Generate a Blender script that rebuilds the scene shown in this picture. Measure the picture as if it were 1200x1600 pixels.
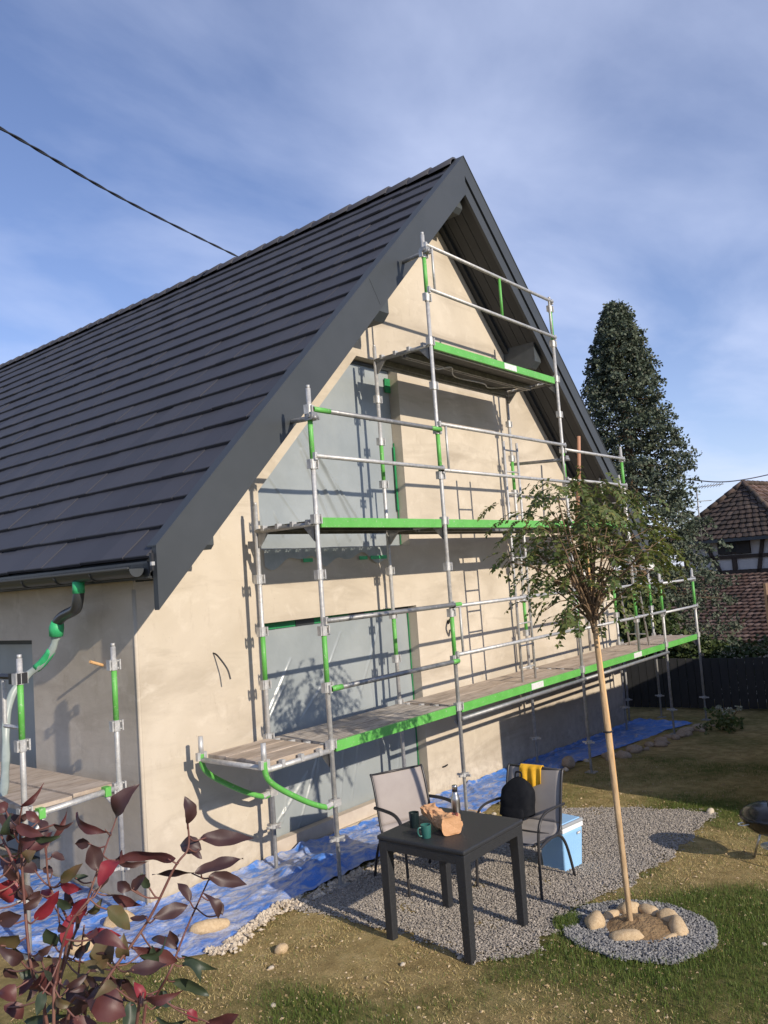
import bpy, bmesh, math, random
from mathutils import Vector, Matrix, noise as mn
random.seed(7)
V = Vector
for o in list(bpy.data.objects): bpy.data.objects.remove(o)
S = bpy.context.scene
COL = S.collection

# ------------------------------------------------------------------ camera
CAM = V((-4.0876, -6.1623, 2.5460))
CR = V((0.63354453, -0.77042012, -0.07123316)); CU = V((-0.01519218, -0.10443688, 0.99441547)); CF = V((0.77355706, 0.6289243, 0.07786978))
FPX = 1277.2
cam = bpy.data.cameras.new('camera'); co = bpy.data.objects.new('camera', cam); COL.objects.link(co)
cam.sensor_fit = 'VERTICAL'; cam.sensor_height = 24.0; cam.lens = FPX / 1600 * 24.0
cam.clip_start = 0.05; cam.clip_end = 2000
M = Matrix((CR, CU, -CF)).transposed().to_4x4(); M.translation = CAM
co.matrix_world = M
S.camera = co
def ray(px, py): return CF + CR * ((px - 600) / FPX) + CU * ((800 - py) / FPX)
def at(px, py, D): return CAM + ray(px, py) * D
def depth(p): return (V(p) - CAM).dot(CF)
def pix(p):
    d = V(p) - CAM; z = d.dot(CF)
    return (600 + FPX * d.dot(CR) / z, 800 - FPX * d.dot(CU) / z, z)

# ------------------------------------------------------------------ sky, sun, exposure
SUN = V((-0.172, -1.0, 0.46)).normalized()           # towards the sun
SKYLOC = (7.3, 6.1, 0.0)
W = bpy.data.worlds.new('World'); S.world = W; W.use_nodes = True
nt = W.node_tree; nt.nodes.clear()
wo = nt.nodes.new('ShaderNodeOutputWorld'); bg = nt.nodes.new('ShaderNodeBackground')
sky = nt.nodes.new('ShaderNodeTexSky'); sky.sky_type = 'NISHITA'; sky.sun_disc = False
sky.sun_elevation = math.asin(SUN.z); sky.sun_rotation = math.atan2(SUN.x, SUN.y)
sky.altitude = 200; sky.air_density = 1.0; sky.dust_density = 0.05; sky.ozone_density = 2.0
tc = nt.nodes.new('ShaderNodeTexCoord'); sep = nt.nodes.new('ShaderNodeSeparateXYZ')
nt.links.new(tc.outputs['Generated'], sep.inputs[0])
def wmath(op, a, b=None):
    n = nt.nodes.new('ShaderNodeMath'); n.operation = op
    for i, v in enumerate((a, b)):
        if v is None: continue
        if isinstance(v, (int, float)): n.inputs[i].default_value = v
        else: nt.links.new(v, n.inputs[i])
    return n.outputs[0]
zz = wmath('ADD', wmath('MAXIMUM', sep.outputs[2], 0.0), 0.12)
cmb = nt.nodes.new('ShaderNodeCombineXYZ')
nt.links.new(wmath('DIVIDE', sep.outputs[0], zz), cmb.inputs[0]); nt.links.new(wmath('DIVIDE', sep.outputs[1], zz), cmb.inputs[1])
mp = nt.nodes.new('ShaderNodeMapping'); mp.inputs['Rotation'].default_value = (0, 0, 0.5); mp.inputs['Scale'].default_value = (0.50, 0.80, 1); mp.inputs['Location'].default_value = SKYLOC
nt.links.new(cmb.outputs[0], mp.inputs[0])
nz = nt.nodes.new('ShaderNodeTexNoise'); nz.inputs['Scale'].default_value = 1.9; nz.inputs['Detail'].default_value = 9; nz.inputs['Roughness'].default_value = 0.52; nz.inputs['Distortion'].default_value = 0.25
nt.links.new(mp.outputs[0], nz.inputs['Vector'])
rp = nt.nodes.new('ShaderNodeValToRGB'); rp.color_ramp.elements[0].position = 0.38; rp.color_ramp.elements[0].color = (0.06, 0.06, 0.06, 1)
rp.color_ramp.elements[1].position = 0.74; rp.color_ramp.elements[1].color = (0.60, 0.60, 0.60, 1)
nt.links.new(nz.outputs[0], rp.inputs[0])
tint = nt.nodes.new('ShaderNodeMix'); tint.data_type = 'RGBA'; tint.blend_type = 'MULTIPLY'; tint.inputs[0].default_value = 1
nt.links.new(sky.outputs[0], tint.inputs[6]); tint.inputs[7].default_value = (1.05, 1.08, 1.36, 1)
mx = nt.nodes.new('ShaderNodeMix'); mx.data_type = 'RGBA'
hz = wmath('MULTIPLY', wmath('POWER', wmath('SUBTRACT', 1.0, wmath('MAXIMUM', sep.outputs[2], 0.0)), 5.0), 0.42)
nt.links.new(wmath('ADD', rp.outputs[0], hz), mx.inputs[0]); nt.links.new(tint.outputs[2], mx.inputs[6]); mx.inputs[7].default_value = (6.9, 7.7, 10.2, 1)
nt.links.new(mx.outputs[2], bg.inputs[0]); bg.inputs[1].default_value = 0.112
nt.links.new(bg.outputs[0], wo.inputs[0])
sl = bpy.data.lights.new('sun', 'SUN'); sl.energy = 4.9; sl.angle = math.radians(0.53); sl.color = (1.0, 0.885, 0.735)
so = bpy.data.objects.new('sun', sl); COL.objects.link(so); so.location = (-4, -20, 12)
so.rotation_euler = SUN.to_track_quat('Z', 'Y').to_euler()
S.view_settings.view_transform = 'Standard'; S.view_settings.look = 'None'; S.view_settings.exposure = 0.0; S.view_settings.gamma = 1.0
S.render.resolution_x = 768; S.render.resolution_y = 1024
S.render.engine = 'CYCLES'

# ------------------------------------------------------------------ materials
def mat(name, c1, c2=None, scale=6.0, rough=0.7, metal=0.0, bump=0.0, bscale=None, detail=6, lo=0.35, hi=0.65, spec=0.5, trans=0.0, stretch=None, bdist=0.01, spots=None):
    m = bpy.data.materials.new(name); m.use_nodes = True
    n = m.node_tree; b = n.nodes['Principled BSDF']
    b.inputs['Roughness'].default_value = rough; b.inputs['Metallic'].default_value = metal
    b.inputs['Specular IOR Level'].default_value = spec
    b.inputs['Base Color'].default_value = (*c1, 1)
    tcn = n.nodes.new('ShaderNodeTexCoord'); src = tcn.outputs['Object']
    if stretch:
        mpn = n.nodes.new('ShaderNodeMapping'); mpn.inputs['Scale'].default_value = stretch
        n.links.new(src, mpn.inputs[0]); src = mpn.outputs[0]
    colout = None
    if c2:
        t = n.nodes.new('ShaderNodeTexNoise'); t.inputs['Scale'].default_value = scale; t.inputs['Detail'].default_value = detail; t.inputs['Roughness'].default_value = 0.6
        n.links.new(src, t.inputs['Vector'])
        r = n.nodes.new('ShaderNodeValToRGB'); r.color_ramp.elements[0].position = lo; r.color_ramp.elements[1].position = hi
        r.color_ramp.elements[0].color = (*c1, 1); r.color_ramp.elements[1].color = (*c2, 1)
        n.links.new(t.outputs[0], r.inputs[0]); colout = r.outputs[0]
    if spots:     # (colour, scale, lo, hi): a second layer of blotches
        t2 = n.nodes.new('ShaderNodeTexNoise'); t2.inputs['Scale'].default_value = spots[1]; t2.inputs['Detail'].default_value = 8; t2.inputs['Roughness'].default_value = 0.7
        n.links.new(src, t2.inputs['Vector'])
        mr = n.nodes.new('ShaderNodeMapRange'); mr.inputs[1].default_value = spots[2]; mr.inputs[2].default_value = spots[3]
        n.links.new(t2.outputs[0], mr.inputs[0])
        mm = n.nodes.new('ShaderNodeMix'); mm.data_type = 'RGBA'; n.links.new(mr.outputs[0], mm.inputs[0])
        if colout: n.links.new(colout, mm.inputs[6])
        else: mm.inputs[6].default_value = (*c1, 1)
        mm.inputs[7].default_value = (*spots[0], 1); colout = mm.outputs[2]
    if colout: n.links.new(colout, b.inputs['Base Color'])
    if bump:
        t = n.nodes.new('ShaderNodeTexNoise'); t.inputs['Scale'].default_value = bscale or scale * 4; t.inputs['Detail'].default_value = 5
        n.links.new(src, t.inputs['Vector'])
        bp = n.nodes.new('ShaderNodeBump'); bp.inputs['Strength'].default_value = bump; bp.inputs['Distance'].default_value = bdist
        n.links.new(t.outputs[0], bp.inputs['Height']); n.links.new(bp.outputs[0], b.inputs['Normal'])
    if trans:
        o = n.nodes['Material Output']; tr = n.nodes.new('ShaderNodeBsdfTranslucent')
        if colout: n.links.new(colout, tr.inputs[0])
        else: tr.inputs[0].default_value = (*c1, 1)
        ms = n.nodes.new('ShaderNodeMixShader'); ms.inputs[0].default_value = trans
        n.links.new(b.outputs[0], ms.inputs[1]); n.links.new(tr.outputs[0], ms.inputs[2]); n.links.new(ms.outputs[0], o.inputs[0])
    return m
def rnd_mat(name, cols, rough=0.6, trans=0.0, attr=False, spec=0.4):
    """colour chosen per mesh island, for foliage, gravel and tiles"""
    m = bpy.data.materials.new(name); m.use_nodes = True; n = m.node_tree; b = n.nodes['Principled BSDF']
    g_ = n.nodes.new('ShaderNodeNewGeometry'); oi = n.nodes.new('ShaderNodeObjectInfo')
    ad = n.nodes.new('ShaderNodeMath'); ad.operation = 'ADD'; n.links.new(g_.outputs['Random Per Island'], ad.inputs[0]); n.links.new(oi.outputs['Random'], ad.inputs[1])
    fr = n.nodes.new('ShaderNodeMath'); fr.operation = 'FRACT'; n.links.new(ad.outputs[0], fr.inputs[0])
    r = n.nodes.new('ShaderNodeValToRGB'); e = r.color_ramp.elements
    while len(e) < len(cols): e.new(0.5)
    for i, c in enumerate(cols): e[i].position = i / (len(cols) - 1); e[i].color = (*c, 1)
    n.links.new(fr.outputs[0], r.inputs[0]); n.links.new(r.outputs[0], b.inputs['Base Color'])
    b.inputs['Roughness'].default_value = rough; b.inputs['Specular IOR Level'].default_value = spec
    if trans:
        o = n.nodes['Material Output']; tr = n.nodes.new('ShaderNodeBsdfTranslucent'); n.links.new(r.outputs[0], tr.inputs[0])
        ms = n.nodes.new('ShaderNodeMixShader'); ms.inputs[0].default_value = trans
        n.links.new(b.outputs[0], ms.inputs[1]); n.links.new(tr.outputs[0], ms.inputs[2]); n.links.new(ms.outputs[0], o.inputs[0])
    return m
MT = dict(
 plaster=None,
 tile=rnd_mat('roof_tile', [(0.043, 0.044, 0.054), (0.050, 0.051, 0.062), (0.046, 0.047, 0.058), (0.055, 0.055, 0.065)], 0.62, spec=0.35),
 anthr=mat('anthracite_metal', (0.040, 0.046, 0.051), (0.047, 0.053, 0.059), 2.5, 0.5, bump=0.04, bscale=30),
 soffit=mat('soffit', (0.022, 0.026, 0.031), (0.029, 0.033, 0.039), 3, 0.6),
 gutter=mat('gutter', (0.035, 0.038, 0.040), None, 1, 0.35),
 beam=mat('grey_beam', (0.065, 0.075, 0.083), (0.05, 0.06, 0.068), 8, 0.55),
 film=mat('window_film', (0.255, 0.285, 0.295), (0.325, 0.355, 0.36), 1.1, 0.30, bump=0.6, bscale=2.2, bdist=0.02, spec=0.6),
 filmw=mat('loose_film', (0.52, 0.55, 0.54), (0.42, 0.47, 0.46), 9, 0.4, trans=0.35),
 filmg=mat('sleeve_film', (0.46, 0.52, 0.50), (0.36, 0.43, 0.41), 8, 0.35, trans=0.3),
 tapeg=mat('masking_tape', (0.015, 0.19, 0.065), (0.02, 0.25, 0.085), 10, 0.55),
 tapeb=mat('masking_tape_light', (0.03, 0.36, 0.13), (0.05, 0.45, 0.18), 14, 0.5),
 steel=mat('galvanised_tube', (0.40, 0.40, 0.395), (0.54, 0.54, 0.53), 14, 0.5, metal=0.35, spots=((0.66, 0.63, 0.58), 24, 0.52, 0.66), bump=0.15, bscale=60),
 steeld=mat('dull_tube', (0.22, 0.225, 0.23), (0.33, 0.33, 0.325), 12, 0.5, metal=0.45, spots=((0.55, 0.53, 0.5), 22, 0.58, 0.7)),
 green=mat('green_paint', (0.095, 0.36, 0.062), (0.135, 0.45, 0.095), 5, 0.5, detail=9, lo=.3, hi=.7, spots=((0.42, 0.45, 0.36), 38, 0.58, 0.68), bump=.15, bscale=40),
 ply=mat('deck_board', (0.36, 0.285, 0.215), (0.50, 0.42, 0.34), 4, 0.9, detail=8, spots=((0.24, 0.19, 0.15), 7, 0.5, 0.68), bump=0.3, bscale=50, stretch=(0.5, 2.2, 1)),
 plyg=mat('deck_board_grey', (0.33, 0.29, 0.245), (0.50, 0.455, 0.40), 7, 0.9, detail=9, spots=((0.20, 0.17, 0.14), 16, 0.5, 0.62), bump=0.4, bscale=60, stretch=(0.35, 2.6, 1)),
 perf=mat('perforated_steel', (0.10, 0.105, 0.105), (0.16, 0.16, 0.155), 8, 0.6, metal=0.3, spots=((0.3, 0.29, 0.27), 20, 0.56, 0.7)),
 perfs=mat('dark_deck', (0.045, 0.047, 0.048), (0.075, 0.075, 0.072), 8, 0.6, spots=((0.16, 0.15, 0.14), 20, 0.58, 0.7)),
 label=mat('white_label', (0.72, 0.72, 0.70), (0.55, 0.55, 0.54), 40, 0.5),
 rubber=mat('black_plastic', (0.018, 0.018, 0.020), None, 1, 0.45),
 table=mat('rattan_plastic', (0.020, 0.021, 0.024), (0.027, 0.028, 0.031), 60, 0.52, bump=0.7, bscale=130, bdist=0.004),
 chairm=mat('chair_frame', (0.045, 0.043, 0.045), None, 1, 0.4, metal=0.3),
 sling=mat('sling_fabric', (0.30, 0.265, 0.25), (0.335, 0.30, 0.28), 5, 0.8, bump=0.3, bscale=220, bdist=0.002),
 slingd=mat('sling_fabric_grey', (0.28, 0.26, 0.25), (0.315, 0.295, 0.28), 5, 0.8, bump=0.3, bscale=220, bdist=0.002),
 blue=mat('cooler_blue', (0.27, 0.50, 0.78), (0.30, 0.53, 0.80), 4, 0.4),
 cwhite=mat('cooler_white', (0.74, 0.75, 0.75), None, 1, 0.4),
 cgrey=mat('cooler_grey', (0.32, 0.34, 0.36), None, 1, 0.4),
 yellow=mat('yellow_cloth', (0.72, 0.38, 0.015), (0.82, 0.46, 0.03), 14, 0.85, bump=0.3, bscale=120),
 black=mat('black_fabric', (0.007, 0.008, 0.011), (0.012, 0.013, 0.016), 20, 0.85, bump=0.3, bscale=150, spec=.15),
 inox=mat('brushed_steel', (0.50, 0.48, 0.46), None, 1, 0.28, metal=1.0),
 kraft=mat('kraft_paper', (0.50, 0.27, 0.13), (0.58, 0.33, 0.17), 12, 0.65, bump=0.5, bscale=35),
 kraftp=mat('kraft_print', (0.26, 0.07, 0.05), None, 1, 0.65),
 mugg=mat('green_ceramic', (0.03, 0.12, 0.105), (0.04, 0.15, 0.13), 8, 0.25),
 mugd=mat('dark_ceramic', (0.012, 0.022, 0.024), None, 1, 0.3),
 bark=mat('young_bark', (0.36, 0.24, 0.13), (0.50, 0.36, 0.21), 22, 0.85, bump=0.5, bscale=70, stretch=(1, 1, 0.25), spots=((0.20, 0.13, 0.07), 14, 0.57, 0.7)),
 twig=mat('twig_bark', (0.15, 0.095, 0.055), (0.22, 0.15, 0.09), 30, 0.85),
 stake=mat('stake_wood', (0.58, 0.34, 0.15), (0.68, 0.44, 0.22), 12, 0.75, stretch=(4, 4, 0.3), bump=0.3),
 pole=mat('red_wood_pole', (0.40, 0.20, 0.12), (0.46, 0.26, 0.17), 10, 0.7, stretch=(1, 1, 0.2)),
 stone=mat('sand_stone', (0.46, 0.33, 0.19), (0.58, 0.44, 0.27), 7, 0.9, bump=0.4, bscale=30, spots=((0.32, 0.24, 0.15), 9, 0.55, 0.72)),
 stonew=mat('pale_stone', (0.48, 0.40, 0.30), (0.60, 0.53, 0.42), 7, 0.9, bump=0.4, bscale=30),
 stoned=mat('brown_stone', (0.28, 0.21, 0.15), (0.40, 0.32, 0.23), 7, 0.9, bump=0.5, bscale=30),
 gravel=rnd_mat('grey_gravel', [(0.19, 0.17, 0.148), (0.33, 0.295, 0.250), (0.25, 0.225, 0.195), (0.44, 0.39, 0.33), (0.285, 0.255, 0.225), (0.215, 0.185, 0.155)], 0.9),
 gravelb=rnd_mat('blue_gravel', [(0.12, 0.12, 0.12), (0.23, 0.225, 0.22), (0.17, 0.17, 0.17), (0.32, 0.31, 0.295), (0.20, 0.195, 0.19)], 0.9),
 pebble=rnd_mat('cream_pebble', [(0.54, 0.46, 0.35), (0.38, 0.31, 0.23), (0.62, 0.54, 0.43), (0.46, 0.38, 0.28)], 0.9),
 soil=mat('soil', (0.20, 0.125, 0.06), (0.30, 0.20, 0.10), 14, 0.95, bump=1.0, bscale=40, bdist=0.02),
 grass=rnd_mat('grass_blade', [(0.075, 0.135, 0.022), (0.115, 0.175, 0.034), (0.165, 0.19, 0.050), (0.088, 0.148, 0.025)], 0.6, trans=0.3),
 straw=rnd_mat('dry_grass', [(0.56, 0.43, 0.19), (0.46, 0.36, 0.15), (0.64, 0.51, 0.25), (0.36, 0.31, 0.12)], 0.8, trans=0.15),
 clod=rnd_mat('soil_crumb', [(0.44, 0.32, 0.17), (0.33, 0.23, 0.12), (0.56, 0.44, 0.28), (0.26, 0.18, 0.09)], 0.95),
 leafy=rnd_mat('robinia_leaf', [(0.075, 0.115, 0.034), (0.115, 0.155, 0.044), (0.155, 0.18, 0.050), (0.088, 0.132, 0.038), (0.22, 0.215, 0.055)], 0.55, trans=0.35),
 leafyy=rnd_mat('robinia_leaf_yellow', [(0.18, 0.19, 0.035), (0.11, 0.14, 0.03), (0.15, 0.17, 0.03), (0.075, 0.11, 0.025)], 0.55, trans=0.4),
 conif=rnd_mat('conifer_needle', [(0.050, 0.072, 0.050), (0.080, 0.108, 0.068), (0.115, 0.135, 0.088), (0.062, 0.086, 0.056), (0.14, 0.14, 0.10)], 0.65, trans=0.15),
 hedge=rnd_mat('hedge_leaf', [(0.035, 0.058, 0.018), (0.055, 0.085, 0.024), (0.080, 0.105, 0.030), (0.045, 0.070, 0.020)], 0.6, trans=0.2),
 hydr=rnd_mat('plant_leaf', [(0.07, 0.12, 0.03), (0.12, 0.16, 0.05), (0.18, 0.20, 0.08)], 0.6, trans=0.3),
 hydf=rnd_mat('flower_head', [(0.45, 0.44, 0.36), (0.36, 0.38, 0.27), (0.5, 0.48, 0.42)], 0.8),
 fence=mat('dark_fence', (0.020, 0.021, 0.023), (0.030, 0.031, 0.033), 5, 0.7),
 fencew=mat('brown_fence', (0.16, 0.10, 0.06), (0.22, 0.14, 0.085), 9, 0.85, stretch=(1, 1, 0.2)),
 oldtile=rnd_mat('old_clay_tile', [(0.095, 0.055, 0.042), (0.135, 0.080, 0.062), (0.070, 0.045, 0.037), (0.20, 0.135, 0.11), (0.085, 0.052, 0.042)], 0.85),
 oldtiled=rnd_mat('dark_clay_tile', [(0.060, 0.044, 0.036), (0.088, 0.062, 0.050), (0.048, 0.038, 0.032), (0.12, 0.09, 0.072)], 0.9),  # darker brown tiles, used for the hip face and ridges
 infill=mat('infill_plaster', (0.50, 0.47, 0.46), (0.58, 0.55, 0.53), 3, 0.9),
 timber=mat('old_timber', (0.040, 0.028, 0.022), (0.060, 0.042, 0.032), 12, 0.85),
 shut=mat('shutter', (0.022, 0.018, 0.017), None, 1, 0.7),
 glass=mat('dark_glass', (0.02, 0.024, 0.028), None, 1, 0.12),
 brick=mat('chimney', (0.10, 0.055, 0.045), (0.14, 0.08, 0.06), 14, 0.9),
 cable=mat('black_cable', (0.025, 0.027, 0.032), None, 1, 0.5),
 enamel=mat('black_enamel', (0.012, 0.012, 0.014), None, 1, 0.22),
 alu=mat('aluminium', (0.55, 0.55, 0.55), None, 1, 0.4, metal=0.8),
 foam=mat('white_foam', (0.72, 0.71, 0.68), (0.60, 0.58, 0.54), 18, 0.8),
 net=mat('pale_green_sheet', (0.16, 0.24, 0.22), (0.22, 0.30, 0.27), 8, 0.6, trans=0.3),
 sill=mat('sill', (0.46, 0.39, 0.32), (0.54, 0.47, 0.39), 6, 0.85),
)
# render coat: trowel sweeps, damp blotches, lift lines and splashes near the ground
def plaster_mat():
    m = bpy.data.materials.new('render_coat'); m.use_nodes = True; n = m.node_tree; b = n.nodes['Principled BSDF']; b.inputs['Roughness'].default_value = 0.93; b.inputs['Specular IOR Level'].default_value = 0.15
    t = n.nodes.new('ShaderNodeTexCoord')
    def noise(scale, det, ro, st=(1, 1, 1), dist=0.0):
        mp_ = n.nodes.new('ShaderNodeMapping'); mp_.inputs['Scale'].default_value = st; n.links.new(t.outputs['Object'], mp_.inputs[0])
        z = n.nodes.new('ShaderNodeTexNoise'); z.inputs['Scale'].default_value = scale; z.inputs['Detail'].default_value = det; z.inputs['Roughness'].default_value = ro; z.inputs['Distortion'].default_value = dist
        n.links.new(mp_.outputs[0], z.inputs['Vector']); return z.outputs[0]
    def rng(v, lo, hi, a=0.0, c=1.0):
        r = n.nodes.new('ShaderNodeMapRange'); r.inputs[1].default_value = lo; r.inputs[2].default_value = hi; r.inputs[3].default_value = a; r.inputs[4].default_value = c; n.links.new(v, r.inputs[0]); return r.outputs[0]
    def mix(f, a, c):
        x = n.nodes.new('ShaderNodeMix'); x.data_type = 'RGBA'; n.links.new(f, x.inputs[0])
        if isinstance(a, tuple): x.inputs[6].default_value = (*a, 1)
        else: n.links.new(a, x.inputs[6])
        x.inputs[7].default_value = (*c, 1); return x.outputs[2]
    c = mix(rng(noise(0.9, 6, .55, dist=.6), .32, .68), (0.470, 0.408, 0.320), (0.590, 0.522, 0.424))
    c = mix(rng(noise(1.0, 7, .6, (.55, .55, 2.2), .8), .50, .70, 0, .85), c, (0.385, 0.330, 0.258))
    c = mix(rng(noise(3.2, 6, .65, (1, 1, 1.6), .5), .55, .78, 0, .60), c, (0.68, 0.615, 0.515))
    c = mix(rng(noise(7, 5, .7, (1, 1, .35)), .58, .80, 0, .6), c, (0.36, 0.30, 0.23))
    c = mix(rng(noise(42, 2, .5), .70, .76, 0, .5), c, (0.30, 0.25, 0.19))
    sp = n.nodes.new('ShaderNodeSeparateXYZ'); n.links.new(t.outputs['Object'], sp.inputs[0])
    low = n.nodes.new('ShaderNodeMath'); low.operation = 'MULTIPLY'; n.links.new(rng(sp.outputs[2], .55, -.15), low.inputs[0]); n.links.new(rng(noise(9, 7, .7), .45, .65, 0, .7), low.inputs[1])
    c = mix(low.outputs[0], c, (0.36, 0.30, 0.235))
    n.links.new(c, b.inputs['Base Color'])
    h = n.nodes.new('ShaderNodeMath'); h.operation = 'MULTIPLY_ADD'; n.links.new(noise(4, 5, .6, (1, 1, 1.5), 1.0), h.inputs[0]); h.inputs[1].default_value = 2.2; n.links.new(noise(170, 3, .6), h.inputs[2])
    bp = n.nodes.new('ShaderNodeBump'); bp.inputs['Strength'].default_value = 0.35; bp.inputs['Distance'].default_value = 0.005
    n.links.new(h.outputs[0], bp.inputs['Height']); n.links.new(bp.outputs[0], b.inputs['Normal'])
    return m
MT['plaster'] = plaster_mat()
# blue tarpaulin with smears of plaster dust
def tarp_mat():
    m = mat('blue_tarp', (0.050, 0.165, 0.52), (0.085, 0.225, 0.62), 5, 0.38, bump=0.8, bscale=26, bdist=0.02, spec=0.5)
    n = m.node_tree; b = n.nodes['Principled BSDF']; old = b.inputs['Base Color'].links[0].from_socket
    t = n.nodes.new('ShaderNodeTexCoord'); mp_ = n.nodes.new('ShaderNodeMapping'); mp_.inputs['Scale'].default_value = (0.75, 1.7, 1); mp_.inputs['Rotation'].default_value = (0, 0, 0.35)
    n.links.new(t.outputs['Object'], mp_.inputs[0])
    z = n.nodes.new('ShaderNodeTexNoise'); z.inputs['Scale'].default_value = 5.5; z.inputs['Detail'].default_value = 10; z.inputs['Roughness'].default_value = 0.66; z.inputs['Distortion'].default_value = 1.2
    n.links.new(mp_.outputs[0], z.inputs['Vector'])
    sp = n.nodes.new('ShaderNodeSeparateXYZ'); n.links.new(t.outputs['Object'], sp.inputs[0])
    fx = n.nodes.new('ShaderNodeMapRange'); fx.inputs[1].default_value = 3.6; fx.inputs[2].default_value = 5.5; fx.inputs[3].default_value = 0.0; fx.inputs[4].default_value = 0.09
    n.links.new(sp.outputs[0], fx.inputs[0])
    sb = n.nodes.new('ShaderNodeMath'); sb.operation = 'SUBTRACT'; n.links.new(z.outputs[0], sb.inputs[0]); n.links.new(fx.outputs[0], sb.inputs[1])
    r = n.nodes.new('ShaderNodeMapRange'); r.inputs[1].default_value = 0.42; r.inputs[2].default_value = 0.62; r.inputs[4].default_value = 0.82
    n.links.new(sb.outputs[0], r.inputs[0])
    x = n.nodes.new('ShaderNodeMix'); x.data_type = 'RGBA'; n.links.new(r.outputs[0], x.inputs[0]); n.links.new(old, x.inputs[6]); x.inputs[7].default_value = (0.50, 0.49, 0.50, 1)
    n.links.new(x.outputs[2], b.inputs['Base Color'])
    return m
MT['tarp'] = tarp_mat()
# lawn: colour attribute 'cover' = how green; soil, straw and moss by noise
def lawn_mat():
    m = bpy.data.materials.new('lawn'); m.use_nodes = True; n = m.node_tree; b = n.nodes['Principled BSDF']; b.inputs['Roughness'].default_value = 0.95; b.inputs['Specular IOR Level'].default_value = 0.1
    t = n.nodes.new('ShaderNodeTexCoord')
    def nzz(s, d=8, ro=0.6):
        z = n.nodes.new('ShaderNodeTexNoise'); z.inputs['Scale'].default_value = s; z.inputs['Detail'].default_value = d; z.inputs['Roughness'].default_value = ro
        n.links.new(t.outputs['Object'], z.inputs['Vector']); return z.outputs[0]
    def ramp(inp, stops):
        r = n.nodes.new('ShaderNodeValToRGB'); e = r.color_ramp.elements
        while len(e) < len(stops): e.new(0.5)
        for i, (p_, c) in enumerate(stops): e[i].position = p_; e[i].color = (*c, 1)
        n.links.new(inp, r.inputs[0]); return r.outputs[0]
    dirt = ramp(nzz(5.5, 10, 0.68), [(0.28, (0.25, 0.18, 0.080)), (0.46, (0.45, 0.33, 0.145)), (0.62, (0.58, 0.44, 0.205)), (0.78, (0.68, 0.55, 0.31))])
    gr = ramp(nzz(14, 8, 0.7), [(0.3, (0.060, 0.088, 0.018)), (0.5, (0.125, 0.145, 0.036)), (0.72, (0.26, 0.235, 0.085))])
    a = n.nodes.new('ShaderNodeAttribute'); a.attribute_name = 'cover'
    ad = n.nodes.new('ShaderNodeMath'); ad.operation = 'MULTIPLY_ADD'; n.links.new(nzz(9, 9, 0.7), ad.inputs[0]); ad.inputs[1].default_value = 1.5; ad.inputs[2].default_value = -0.75
    s = n.nodes.new('ShaderNodeMath'); s.operation = 'ADD'; s.use_clamp = True; n.links.new(ad.outputs[0], s.inputs[0]); n.links.new(a.outputs['Fac'], s.inputs[1])
    x = n.nodes.new('ShaderNodeMix'); x.data_type = 'RGBA'; n.links.new(s.outputs[0], x.inputs[0]); n.links.new(dirt, x.inputs[6]); n.links.new(gr, x.inputs[7])
    n.links.new(x.outputs[2], b.inputs['Base Color'])
    bp = n.nodes.new('ShaderNodeBump'); bp.inputs['Strength'].default_value = 1.0; bp.inputs['Distance'].default_value = 0.05
    n.links.new(nzz(38, 12, 0.8), bp.inputs['Height']); n.links.new(bp.outputs[0], b.inputs['Normal'])
    return m
MT['lawn'] = lawn_mat()

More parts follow.
